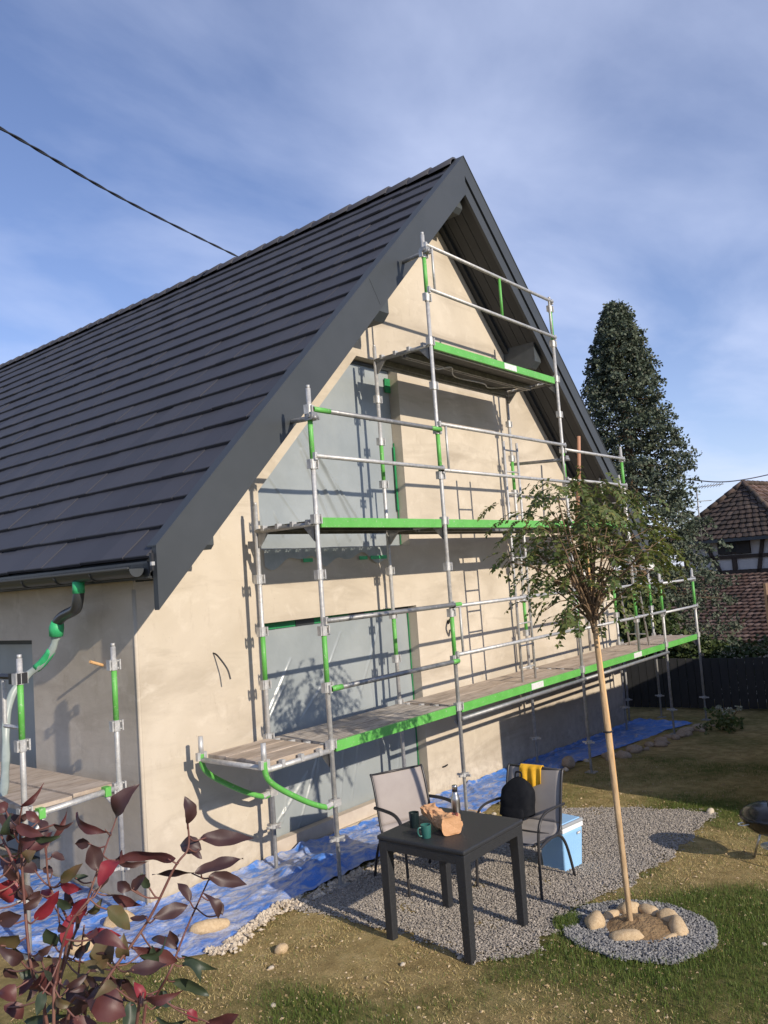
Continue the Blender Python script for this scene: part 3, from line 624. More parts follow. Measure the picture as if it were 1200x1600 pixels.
def post(x, y, z0, z1, decks, par=SC, jack=True, step_=0.5, zc0=None):
    o = sp('post', MB().tube([(x, y, z0 + (0.42 if jack else 0)), (x, y, z1)], TR, 12), 'steel', par, True); o.data.polygons.foreach_get
    obj('spigot', MB().tube([(x, y, z1), (x, y, z1 + 0.03)], TR * 0.8, 10), 'steel', o, True)
    if jack:
        obj('base_jack', MB().tube([(x, y, z0), (x, y, z0 + 0.5)], 0.018, 8).box((x, y, z0 + 0.005), (0.14, 0.14, 0.01)), 'steeld', o)
        j = MB().lathe([(0, -0.02), (0.035, -0.02), (0.035, 0.02), (0, 0.02)], (x, y, z0 + 0.40), 10).box((x, y, z0 + 0.40), (0.17, 0.022, 0.02)).box((x, y, z0 + 0.40), (0.022, 0.17, 0.02))
        obj('jack_nut', j, 'steel', o)
    for zd in decks:
        for k in range(4):
            zc = zd + 0.5 * k
            if zc < z1 - 0.02 and zc > z0 + 0.45:
                c = bpy.data.objects.new('connector', CONN); COL.objects.link(c); c.parent = o; c.location = (x, y, zc); c.rotation_euler = (0, 0, random.choice((0, 0, 0.15, -0.12)))
        a, b_ = zd + 0.53, zd + 0.99
        if b_ < z1 + 0.02:
            obj('painted_section', MB().tube([(x, y, a), (x, y, b_)], TR + 0.0015, 12), 'green', o, True)
    return o
D1, D2, D3 = 1.10, 3.10, 5.10; YO, YI = -1.05, -0.242
X0, X1, X2, XX, X3, X4 = 1.23, 3.23, 6.2, 8.18, 9.28, 10.85
post(X0, YO, -0.11, 4.30, (D1, D2)); post(X0, YI, -0.11, 3.31, (D1,))
post(X1, YO, -0.02, 6.32, (D1, D2, D3)); post(X1, YI, -0.17, 5.22, (D1, D2))
post(X2, YO, -0.27, 6.24, (D1, D2, D3)); post(X2, YI, -0.27, 5.22, (D1, D2))
post(XX, YO, D1 + 0.02, 4.27, (D1, D2), jack=False); post(XX, YI, D1 + 0.02, 3.3, (D1,), jack=False)
post(X3, YO, -0.36, 2.27, (D1,)); post(X3, YI, -0.36, 2.2, (D1,))
post(X4, YO, -0.41, 2.26, (D1,)); post(X4, YI, -0.41, 2.27, (D1,)); post(10.25, 0.12, -0.4, 1.05, ())
# blocks under the near jacks are separate lumps of timber
# transoms with knee plates
def transom(x, z, par=SC, y0=YO, y1=YI):
    o = sp('transom', MB().tube([(x, y0, z - 0.04), (x, y1, z - 0.04)], 0.024, 10), 'steeld', par, True)
    for (a, s_) in ((y0, 1), (y1, -1)):
        obj('gusset', MB().poly([(x - .012, a + s_ * .03, z - .05), (x - .012, a + s_ * .17, z - .05), (x - .012, a + s_ * .03, z - .20)]).poly([(x + .012, a + s_ * .03, z - .05), (x + .012, a + s_ * .17, z - .05), (x + .012, a + s_ * .03, z - .20)]).poly([(x - .012, a + s_ * .17, z - .05), (x + .012, a + s_ * .17, z - .05), (x + .012, a + s_ * .03, z - .20), (x - .012, a + s_ * .03, z - .20)]), 'steeld', o)
    for k in range(4): obj('deck_hook', MB().box((x, y0 + 0.1 + k * 0.2, z - 0.02), (0.06, 0.035, 0.05)), 'steel', o)
for x in (X0, X1, X2, X3, X4): transom(x, D1)
for x in (X0, X1, X2, XX): transom(x, D2)
for x in (X1, X2): transom(x, D3)
# decks
def deck(x0, x1, z, kind, par=SC, label_at=None, y0=YO, y1=YI, edge=True, hatch=None):
    o = None; n = 2; w = (y1 - y0 - 0.06) / n
    for k in range(n):
        a = y0 + 0.035 + k * (w + 0.012); b_ = a + w
        if kind == 'perf':
            m_ = MB(); nx = int((x1 - x0 - .1) / 0.016); nyy = 24; dx = (x1 - x0 - .1) / nx; dy = (b_ - a) / nyy
            for i in range(nx):
                for j in range(nyy):
                    hole = k == 1 and ((j in (7,) and i % 9 in (1, 3)) or (j in (9,) and i % 9 in (2, 5)))
                    if hole: continue
                    xa = x0 + .05 + i * dx; ya = a + j * dy
                    m_.poly([(xa, ya, z), (xa + dx, ya, z), (xa + dx, ya + dy, z), (xa, ya + dy, z)])
            m_.bx(x0 + .05, x1 - .05, a, a + 0.012, z - 0.07, z - 0.001).bx(x0 + .05, x1 - .05, b_ - 0.012, b_, z - 0.07, z - 0.001)
            q = sp('deck_panel', m_, 'perf', par)
        else:
            if hatch and k == 0:
                q = sp('deck_panel', MB().bx(x0 + .05, hatch[0], a, b_, z - 0.022, z), kind, par); sp('deck_panel', MB().bx(hatch[1], x1 - .05, a, b_, z - 0.022, z), kind, par)
            else: q = sp('deck_panel', MB().bx(x0 + .05, x1 - .05, a, b_, z - 0.022, z), kind, par)
            obj('panel_frame', MB().bx(x0 + .05, x1 - .05, a + .005, a + .03, z - .085, z - .023).bx(x0 + .05, x1 - .05, b_ - .03, b_ - .005, z - .085, z - .023), 'steeld', q)
        o = o or q
    if edge:
        e = obj('edge_beam', MB().bx(x0 + .06, x1 - .06, y0 - 0.004, y0 + 0.028, z - 0.075, z + 0.016), 'green', o)
        bevel(e, 0.004)
        if label_at:
            obj('white_label', MB().bx(label_at - .15, label_at + .15, y0 - 0.0065, y0 - 0.0045, z - 0.066, z + 0.008), 'label', o)
    return o
deck(X0, X1, D1, 'plyg'); deck(X1, X2, D1, 'ply', label_at=4.95); deck(X2, X3, D1, 'ply', label_at=8.1); deck(X3, X4, D1, 'ply')
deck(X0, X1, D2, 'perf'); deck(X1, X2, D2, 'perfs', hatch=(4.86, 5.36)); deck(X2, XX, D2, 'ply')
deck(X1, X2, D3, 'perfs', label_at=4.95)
for (a, b_, z) in ((X1, X2, D1), (X2, X3, D1)): sp('ledger', MB().tube([(a, YO - .03, z - .13), (b_, YO - .03, z - .13)], .024, 10), 'steeld', SC, True)
sp('ledger', MB().tube([(X1, YI, D3 - .1), (X2, YI, D3 - .1)], .022, 10), 'steeld', SC, True)
# loose cable clipped below the top deck
sp('loose_cable', MB().tube(smoothpath([(X1 + .1, -.95, D3 - .14), (X1 + .5, -.75, D3 - .17), (X1 + .75, -.8, D3 - .12), (X1 + 1.2, -.55, D3 - .12), (X1 + 1.6, -.7, D3 - .18), (X1 + 2.1, -.5, D3 - .13), (X1 + 2.4, -.75, D3 - .12)]), .008, 6), 'steel')
# guard rails
def rail(x0, x1, z, r=0.021, green_ends=0.0, y=YO - 0.045, m='steel', zb=None):
    zb = z if zb is None else zb
    o = sp('guard_rail', MB().tube([(x0, y, z), (x1, y, zb)], r, 10), m, SC, True)
    if green_ends:
        t = green_ends / (x1 - x0)
        for (a, b_) in ((0, t), (1 - t * .8, 1)): obj('painted_end', MB().tube([(x0 + (x1 - x0) * a, y, z + (zb - z) * a), (x0 + (x1 - x0) * b_, y, z + (zb - z) * b_)], r + .0015, 10), 'green', o, True)
    for xe in (x0, x1): obj('rail_hook', MB().box((xe, y + .02, z if xe == x0 else zb), (.03, .05, .07)), 'steel', o)
    return o
def gframe(x0, x1, za, zb, mid=None):
    o = rail(x0, x1, za); rail(x0, x1, zb)
    for xe in (x0 + .10, x1 - .10): obj('upright_bar', MB().tube([(xe, YO - .045, zb), (xe, YO - .045, za)], .014, 8), 'steel', o, True)
    if mid: obj('painted_upright', MB().tube([(mid, YO - .045, zb), (mid, YO - .045, za)], .018, 8), 'green', o, True)
rail(X0, X1, 2.185, .024, .0, m='steeld'); rail(X0, X1, 1.585, .024, .14, m='steeld')
gframe(X1, X2, 2.167, 1.65); rail(X2, X3, 2.13); rail(X2, X3, 1.64); rail(X3, X4, 2.10); rail(X3, X4, 1.62)
rail(X0, X1, 4.10, .024, .22, m='steeld'); rail(X0, X1, 3.67, .021)
gframe(X1, X2, 4.16, 3.65); rail(X2, XX, 4.10); rail(X2, XX, 3.685)
gframe(X1, X2, 6.19, 5.68, 4.78)
sp('painted_section', MB().tube([(X1 + .12, YO - .045, 2.18), (X1, YO - .045, 2.18)], .026, 8), 'green', SC)
# wall ties
def tie(x, z, y1, dx, dz):
    o = sp('tie_tube', MB().tube([(x - .02, YO - .09, z - .02), (x + dx, y1, z + dz)], .024, 10), 'steeld', SC, True)
    obj('coupler', MB().box((x - .005, YO - .02, z), (.075, .09, .07)).tube([(x - .06, YO - .03, z), (x + .07, YO - .03, z)], .02, 8).box((x + .055, YO - .01, z - .02), (.02, .11, .018)), 'steeld', o)
tie(X0, 4.035, -0.12, 0.40, 0.12); tie(X1, 6.13, -0.18, 0.36, 0.12); tie(X2, 3.98, -0.16, 0.1, 0.05)
# bracket platform round the near end
for y in (YI, YO):
    P = smoothpath([(X0 - .02, y, .60), (X0 - .10, y, .585), (X0 - .32, y, .68), (X0 - .62, y, .86), (X0 - .755, y, .97), (X0 - .79, y, 1.06), (X0 - .79, y, 1.12)], 6)
    b_ = sp('bracket', MB().tube(P, .024, 12), 'green', SC, True)
    obj('bracket_post', MB().tube([(X0 - .79, y, 1.08), (X0 - .79, y, 1.27)], .022, 12), 'steel', b_, True)
    obj('clamp', MB().tube([(X0 - .12, y, .588), (X0, y, .60)], .0275, 10).box((X0, y, .60), (.09, .07, .06)), 'steel', b_); obj('clamp', MB().box((X0 - .79, y, 1.10), (.10, .03, .07)), 'steel', b_)
sp('transom', MB().tube([(X0 - .79, YO, D1 - .03), (X0 - .79, YI, D1 - .03)], .022, 10), 'steel', SC, True)
sp('ledger', MB().tube([(X0 - .77, YO - .0, D1 - .05), (X0, YO - .0, D1 - .05)], .024, 10), 'steel', SC, True)
for k in range(3):
    a = YO + .05 + k * .255
    d_ = sp('platform_plank', MB().bx(X0 - .74 + .01 * k, X0 - .03, a, a + .245, D1 - .075, D1 + .002 * k), 'ply')
    bevel(d_, .004)
for k in range(3): sp('plank_hook', MB().box((X0 - .6 + k * .22, YO - .005, D1 - .03), (.035, .045, .06)), 'steel')
# --- low scaffold at the side wall
post(-1.02, 0.0, -0.05, 2.12, (0.97,), SL); post(-0.22, 0.0, -0.07, 2.12, (0.97,), SL); post(-1.02, 3.0, -0.05, 2.12, (0.97,), SL); post(-0.22, 3.0, -0.07, 2.12, (0.97,), SL)
for y in (0.0, 3.0):
    t = sp('transom', MB().tube([(-1.02, y, .93), (-.22, y, .97)], .024, 10), 'steel', SL, True)
    obj('clip', MB().box((-.90, y, .94), (.05, .07, .075)), 'green', t); obj('clip', MB().box((-.34, y, .965), (.05, .07, .075)), 'green', t)
    obj('gusset', MB().tube([(-1.0, y, .74), (-.86, y, .92)], .016, 8), 'steel', t); obj('gusset', MB().tube([(-.24, y, .80), (-.36, y, .95)], .016, 8), 'steel', t)
for k in range(2):
    a = -.985 + k * .375; sp('deck_panel', MB().bx(a, a + .365, .03, 2.96, .965 + .012 * k, .995 + .012 * k), 'ply', SL)
sp('hoist_bar', MB().tube([(-1.02, .05, 1.98), (-1.02, .30, 1.98)], .022, 8).box((-1.02, .03, 1.97), (.09, .12, .08)), 'rubber', SL)
sp('hoist_bar', MB().tube([(-1.02, .26, 1.95), (-1.02, .26, 1.62)], .018, 8).tube([(-1.02, .26, 1.6), (-1.02, .0, 1.6)], .016, 8), 'steel', SL)
# timber pads under jacks
for i, (x, y, z0) in enumerate(((X1, YO, -0.02),)):
    zz_ = g(x, y); o = obj('timber_pad', MB().bx(x - .11, x + .13, y - .09, y + .09, zz_, z0), 'stake'); o.location = (0, 0, 0); bevel(o); tag(o, 'orange timber block under a scaffold foot on the blue tarpaulin', 'wood block')
# ladders
def ladder(name, a, b_, w, label, m='steel', n=10):
    a = V(a); b_ = V(b_); t = (b_ - a).normalized(); side = w.normalized(); e = empty(name, a, label, 'ladder'); hw = w.length / 2
    for s_ in (-1, 1): obj('stile', MB().tube([side * hw * s_, b_ - a + side * hw * s_], .017, 8), m, e, True)
    L = (b_ - a).length
    for k in range(n):
        c = t * (L * (k + .6) / n); obj('rung', MB().tube([c - side * hw, c + side * hw], .011, 6), m, e, True)
ladder('ladder', (5.13, -0.84, D1 + .005), (5.11, -0.86, 4.15), V((.33, 0, 0)), 'thin steel ladder on the lowest deck passing through a hatch in the deck above', n=11)
ladder('ladder', (9.14, -0.66, D1 + .005), (8.55, -0.66, 3.9), V((0, .33, 0)), 'steel access ladder at the far corner of the gable, between two decks', n=9)
tag(obj('broom_pole', MB().tube([(7.30, -.62, D2 + .005), (7.37, -.70, D2 + .7), (7.40, -.74, 4.45)], .026, 10), 'pole', None, True), 'reddish wooden pole leaning upright on the middle deck', 'pole')
o = obj('foam_block', MB().box((X4, YI, 2.365), (.36, .16, .13)), 'foam'); bevel(o, .02); tag(o, 'white block resting on top of a scaffold post at the far corner', 'block')
mb = MB().grid(lambda a, b: (9.95 + .02 * math.sin(b * 7) + .35 * a * (1 - b), -.35 + .10 * a, 2.25 - 1.1 * b + .05 * math.sin(a * 8)), 8, 12)
tag(obj('plastic_sheet', mb, 'net', None, True, False), 'pale green plastic sheet hanging beyond the far house corner', 'sheet')

# ------------------------------------------------------------------ tarpaulin, stones, gravel
random.seed(21)
TE = [(-1.0, -.15), (-.85, -.62), (-.55, -1.0), (-.2, -1.22), (.1, -1.10), (.57, -.95), (1.0, -.92), (1.41, -.93), (2.2, -.90), (3.2, -.98), (4.07, -.82), (5.2, -.70), (6.46, -.62), (7.6, -.70), (8.6, -.78), (9.5, -.80), (10.4, -.95)]
def edge(x):
    for (a, b_) in zip(TE, TE[1:]):
        if a[0] <= x <= b_[0]: return a[1] + (b_[1] - a[1]) * (x - a[0]) / (b_[0] - a[0])
    return TE[-1][1] if x > 0 else TE[0][1]
def wr(x, y):
    z = 0.016 + 0.022 * abs(fbm(x * 2.3, y * 3.1, 4.0)) + 0.018 * abs(nz3(x * 5 + 3 * y, y * 6 - 2 * x, 1.0)) + .011 * nz3(x * 14, y * 11, 3) + .030 * max(0, 1 - 7 * abs(nz3(x * 1.7 + y, y * 2.6 - .6 * x, 11.0))) * abs(nz3(x * 2, y * 2, 6.0)) * 2
    d = math.hypot((x - 1.35) / .40, (y + .72) / .26); z += .13 * math.exp(-d * d) * (1 + .7 * nz3(x * 7, y * 8, 9.0))
    d = math.hypot((x - 2.2) / .5, (y + .8) / .2); z += .05 * math.exp(-d * d) * (1 + .7 * nz3(x * 6, y * 8, 8.0))
    return z
def tfun(a, b):
    x = -1.0 + 11.4 * a; ye = edge(x) + .035 * nz3(x * 3.1, 0.5) + .015 * nz3(x * 11, 1.5)
    y = -0.03 + (ye + .03) * b
    if x < 0: y = 0.12 + (ye - 0.12) * b
    zc = wr(x, y) * (1 - .6 * smooth01((b - .9) / .1))
    return (x, y, g(x, y) + zc + .03 * smooth01((.06 - b) / .06))
tp = obj('tarpaulin', MB().grid(tfun, 520, 44), 'tarp', None, True, False); tag(tp, 'crumpled blue tarpaulin dusted with plaster along the foot of the cream gable wall', 'tarpaulin')
def tfun2(a, b):
    y = -0.1 + 4.2 * a; x = -0.02 - (1.05 + .08 * nz3(y * 2, 3.3)) * b
    return (x, y, g(x, y) + wr(x, y) * .9 - .006 + .002)
tag(obj('tarpaulin', MB().grid(tfun2, 110, 30), 'tarp', None, True, False), 'blue tarpaulin under the low scaffold beside the shaded side wall', 'tarpaulin')
def rock_mesh(seed, sub=2, rough=.25, sq=(1, 1, .7)):
    b = bmesh.new(); bmesh.ops.create_icosphere(b, subdivisions=sub, radius=1.0)
    for v_ in b.verts:
        n_ = 1 + rough * mn.noise(v_.co * 1.1 + V((seed * 3.7, seed, 0))) + rough * .35 * mn.noise(v_.co * 2.7 + V((seed, 0, seed)))
        v_.co = V((v_.co.x * sq[0], v_.co.y * sq[1], v_.co.z * sq[2])) * n_
    me = bpy.data.meshes.new('stone'); b.to_mesh(me); b.free()
    for q in me.polygons: q.use_smooth = True
    return me
def stone(x, y, s, sq, m, label, group=None, rzv=0.0, seed=0, lift=.35, name='stone', base=None):
    me = rock_mesh(seed, 3, .22, sq); me.materials.append(MT[m]); o = bpy.data.objects.new(name, me); COL.objects.link(o)
    o.scale = (s, s, s); o.rotation_euler = (random.uniform(-.1, .1), random.uniform(-.1, .1), rzv)
    o.location = (x, y, (g(x, y) if base is None else base) + s * sq[2] * lift); return tag(o, label, 'stone', group)
stone(-.04, -.87, .155, (1, .42, .36), 'stone', 'flat sandy stone weighing down the blue tarpaulin', rzv=-.55, seed=2, lift=.9)
stone(-.79, -.34, .13, (1, .7, .5), 'stone', 'sandy block lying on the blue tarpaulin behind the red-leaved shrub', rzv=.5, seed=5, lift=.9)
stone(-.35, -.12, .12, (1, .6, .5), 'stone', 'sandy stone at the foot of the house corner on the tarpaulin', rzv=-.3, seed=6, lift=.9)
stone(.04, -1.57, .055, (1, .8, .7), 'stone', 'lone sandy stone on bare soil by the cream pebbles', seed=3)
stone(6.31, -.66, .10, (1, .9, .9), 'stoned', 'round brown stone at the shaded edge of the blue tarpaulin', seed=4, lift=.8)
for i, (x, y, s, sq, r_) in enumerate(((1.58, -3.27, .135, (1, .62, .62), .35), (1.47, -3.55, .145, (1, .45, .42), -.95), (1.66, -3.80, .09, (1, .5, .35), -.5), (1.80, -3.80, .14, (1, .55, .55), .5), (1.93, -3.68, .11, (.8, .9, .75), .3), (1.98, -3.52, .10, (1, .75, .7), 1.2), (1.93, -3.38, .11, (1, .7, .7), -.6), (1.78, -3.30, .10, (1, .6, .5), -.2))):
    stone(x, y, s * .86, sq, 'stone', ('blunt upright cobble of the tree ring facing the gravel patch', 'long loaf-shaped cobble lying flat in the tree ring', 'thin low cobble half sunk between two larger ones of the tree ring', 'smooth sausage-shaped cobble curving along the tree ring', 'rounded cobble leaning on the sausage-shaped one in the tree ring',
        'knobbly cobble of the tree ring on the side of the barbecue', 'squat cobble of the tree ring behind the stake', 'small flat cobble of the tree ring half hidden by the trunk')[i], 'cobbles ringing the tree', r_, 10 + i, .45)
for i in range(34):
    t = i / 33; x = 6.9 + 3.3 * t + random.uniform(-.1, .1); y = -.92 - .12 * math.sin(t * 3) - .35 * t * t + random.uniform(-.13, .10)
    stone(x, y, random.uniform(.05, .13), (1, random.uniform(.6, .9), random.uniform(.4, .6)), 'stoned', 'brown rubble stone edging the shaded bed by the far scaffold feet', 'rubble stones along the bed', random.uniform(0, 3), 30 + i, .4)
for i in range(16):
    x = random.choice((random.uniform(4.2, 6.8), random.uniform(2.2, 4.2))); y = edge(x) - random.uniform(.04, .16)
    stone(x, y, random.uniform(.03, .06), (1, .8, .6), 'stonew', 'small pale stone along the tarpaulin hem', 'small stones at the tarpaulin hem', random.uniform(0, 3), 70 + i, .5)
stone(4.93, -3.02, .055, (1, .7, .8), 'stonew', 'pale stone at the far tip of the gravel patch', seed=90)
for i, (px, py, s) in enumerate(((0.33, -2.45, .020), (-0.55, -2.12, .022), (0.62, -2.72, .020), (-.20, -1.72, .022), (2.75, -3.1, .022), (1.9, -4.35, .018))):
    stone(px, py, s, (1, .8, .6), 'stonew', 'small pale stone lying loose on the dry lawn', 'loose stones on the lawn', i, 95 + i, .5)
GP = [(.62, -.98), (2.1, -.98), (3.2, -1.12), (4.3, -1.45), (4.8, -2.3), (4.97, -3.08), (3.6, -3.17), (2.5, -3.12), (1.75, -2.98), (1.0, -3.13), (.62, -2.85), (.72, -2.2), (.72, -1.6)]
def inpoly(x, y, P):
    c = False; j = len(P) - 1
    for i in range(len(P)):
        if (P[i][1] > y) != (P[j][1] > y) and x < (P[j][0] - P[i][0]) * (y - P[i][1]) / (P[j][1] - P[i][1]) + P[i][0]: c = not c
        j = i
    return c
RC = (1.69, -3.56)
def bits(mb, x, y, z, s, flat=.7):
    k = len(mb.v); a = random.uniform(0, 6.28); ca, sa = math.cos(a), math.sin(a); tz = random.uniform(-.5, .5)
    sx, sy, sz = s * random.uniform(.7, 1.35), s * random.uniform(.6, 1.0), s * flat * random.uniform(.7, 1.2)
    for (p, q, r_) in ((1, 0, 0), (-1, 0, 0), (0, 1, 0), (0, -1, 0), (0, 0, 1), (0, 0, -1)):
        p = p * sx + random.uniform(-.3, .3) * s; q = q * sy + random.uniform(-.3, .3) * s; r_ = r_ * sz + p * tz * .5
        mb.v.append((x + p * ca - q * sa, y + p * sa + q * ca, z + r_))
    for t in ((0, 2, 4), (2, 1, 4), (1, 3, 4), (3, 0, 4), (2, 0, 5), (1, 2, 5), (3, 1, 5), (0, 3, 5)): mb.f.append(tuple(k + i for i in t))
mb = MB(); bed = MB()
n = 0
while n < 62000:
    x = random.uniform(.5, 5.1); y = random.uniform(-3.3, -.9)
    xx = x + .09 * nz3(x * 3, y * 3, 7) + .04 * nz3(x * 12, y * 12, 2); yy = y + .09 * nz3(x * 3, y * 3, 3) + .04 * nz3(x * 12, y * 12, 9)
    if not inpoly(xx, yy, GP):
        if not (random.random() < .025 and inpoly(x * .96 + .09, y * .96 - .08, GP)): continue
    n += 1; bits(mb, x, y, g(x, y) + random.uniform(.004, .016), random.uniform(.0065, .0120))
gv = obj('gravel', mb, 'gravel', None, False, False); gv['kind'] = 'stuff'; gv['label'] = 'patch of grey crushed gravel under the table and chairs'
bd = MB(); GI = [(2.6 + (p[0] - 2.6) * .93, -2.1 + (p[1] + 2.1) * .87) for p in GP]; bd.poly([(p[0], p[1], g(*p) + .006) for p in GI]); bo = obj('gravel_bed', bd, 'gravel', None, False); bo['kind'] = 'structure'
mb = MB(); n = 0
while n < 10000:
    a = random.uniform(0, 6.283); r_ = math.sqrt(random.uniform(.05, .285)); r_ *= 1 + .10 * nz3(math.cos(a) * 2, math.sin(a) * 2, 5)
    x = RC[0] + r_ * math.cos(a); y = RC[1] + r_ * math.sin(a); n += 1
    bits(mb, x, y, g(x, y) + random.uniform(.006, .026), random.uniform(.008, .0145))
gv = obj('gravel', mb, 'gravelb', None, False, False); gv['kind'] = 'stuff'; gv['label'] = 'ring of blue grey gravel round the young tree'
mb = MB().grid(lambda a, b: (RC[0] + .27 * a * math.cos(b * 6.2832), RC[1] + .27 * a * math.sin(b * 6.2832), g(*RC) + .015 + .05 * (1 - a * a) + .015 * nz3(a * math.cos(b * 6.2832) * 6, a * math.sin(b * 6.2832) * 6, 2)), 10, 36)
so_ = obj('soil_mound', mb, 'soil', None, True, False); so_['kind'] = 'structure'
mb = MB(); n = 0
while n < 700:
    t = random.random(); x = -.30 + 1.0 * t; y = edge(x) - abs(random.gauss(0, .05)) - .0 + .03
    if t > .75 and random.random() < .4: continue
    n += 1; s = random.uniform(.010, .026); bits(mb, x, y, g(x, y) + random.uniform(.008, .035), s, .8)
for _ in range(260):
    x = random.uniform(.5, 2.2); y = edge(x) - random.uniform(-.02, .15); bits(mb, x, y, g(x, y) + .012, random.uniform(.012, .03), .7)
pb = obj('pebbles', mb, 'pebble', None, False, False); pb['kind'] = 'stuff'; pb['label'] = 'cream pebbles heaped along the edge of the blue tarpaulin'
# crumbs, straw, grass
def free(x, y):
    if inpoly(x, y, GP): return False
    if math.hypot(x - RC[0], y - RC[1]) < .5: return False
    if y > edge(x) - .02 and x > -1.05: return False
    return True
mb = MB()
for _ in range(16000):
    x = random.uniform(-2.2, 8.5); y = random.uniform(-5.6, -.8)
    if x > 4 and random.random() < .5: continue
    if free(x, y): bits(mb, x, y, g(x, y) + .003, random.choice((.003, .004, .005, .005, .007, .013)) * random.uniform(.8, 1.2), .6)
cl = obj('soil_crumbs', mb, 'clod', None, False, False); cl['kind'] = 'stuff'
def blade(mb, x, y, z, h, w, lean=.6):
    a = random.uniform(0, 6.283); b_ = random.uniform(0, 6.283); l_ = h * random.uniform(.2, lean)
    dx, dy = math.cos(a) * w, math.sin(a) * w; ex, ey = math.cos(b_) * l_, math.sin(b_) * l_; k = len(mb.v)
    mb.v += [(x - dx, y - dy, z - .004), (x + dx, y + dy, z - .004), (x + ex * .4 + dx * .7, y + ey * .4 + dy * .7, z + h * .6), (x + ex * .4 - dx * .7, y + ey * .4 - dy * .7, z + h * .6), (x + ex, y + ey, z + h)]
    mb.f += [(k, k + 1, k + 2, k + 3), (k + 3, k + 2, k + 4)]
mb = MB(); ms = MB()
for _ in range(300000):
    x = random.uniform(-2.6, 7.5); y = random.uniform(-6.2, -.9)
    if x > 4.5 and random.random() < .6: continue
    c = cover(x, y) + .35 * nz3(x * 5, y * 5, 4)
    if not free(x, y): 
        continue
    if random.random() < (c - .35) * 1.5: blade(mb, x, y, g(x, y), random.uniform(.018, .05), random.uniform(.0013, .0026))
    elif random.random() < .34: blade(ms, x, y, g(x, y), random.uniform(.006, .018), random.uniform(.0012, .0024), 3.0)
    elif random.random() < .09: blade(mb, x, y, g(x, y), random.uniform(.012, .03), random.uniform(.0013, .0022), 1.2)
for _ in range(1500):       # tufts creeping into the gravel rim
    a = random.uniform(0, 6.283); x = 1.52 + .16 * math.cos(a) * random.random(); y = -3.07 + .10 * math.sin(a) * random.random()
    blade(mb, x, y, g(x, y) + .01, random.uniform(.02, .05), .002)
gr = obj('grass', mb, 'grass', None, False, False); gr['kind'] = 'stuff'; gr['label'] = 'short patchy green grass on the lawn'
gs = obj('dry_grass', ms, 'straw', None, False, False); gs['kind'] = 'stuff'; gs['label'] = 'dry straw coloured grass on bare soil'
# ------------------------------------------------------------------ table, chairs and what stands on them
random.seed(5)
TC = V((0.965, -2.475)); tz0 = g(TC.x, TC.y); TT = 0.655
table = empty('garden_table', (TC.x, TC.y, tz0), 'black rattan-look square plastic table standing on the gravel', 'table')
o = obj('tabletop', MB().box((0, 0, TT - tz0 - .0175), (.80, .775, .035)), 'table', table); bevel(o, .012, 3)
for (sx, sy) in ((1, 0), (-1, 0), (0, 1), (0, -1)):
    o = obj('apron', MB().box((sx * .378, sy * .366, TT - tz0 - .068), (.025 if sx else .66, .025 if sy else .64, .07)), 'table', table); bevel(o, .004)
for sx in (-1, 1):
    for sy in (-1, 1):
        m_ = MB(); h = TT - tz0 - .036; x, y = sx * .353, sy * .34
        for (w, z) in ((.062, .0), (.078, h)):
            for (a, b_) in ((-1, -1), (1, -1), (1, 1), (-1, 1)): m_.v.append((x + a * w / 2, y + b_ * w / 2, z - .005 if z == 0 else z))
        m_.f += [(0, 1, 5, 4), (1, 2, 6, 5), (2, 3, 7, 6), (3, 0, 4, 7), (0, 3, 2, 1), (4, 5, 6, 7)]
        o = obj('leg', m_, 'table', table); bevel(o, .006)
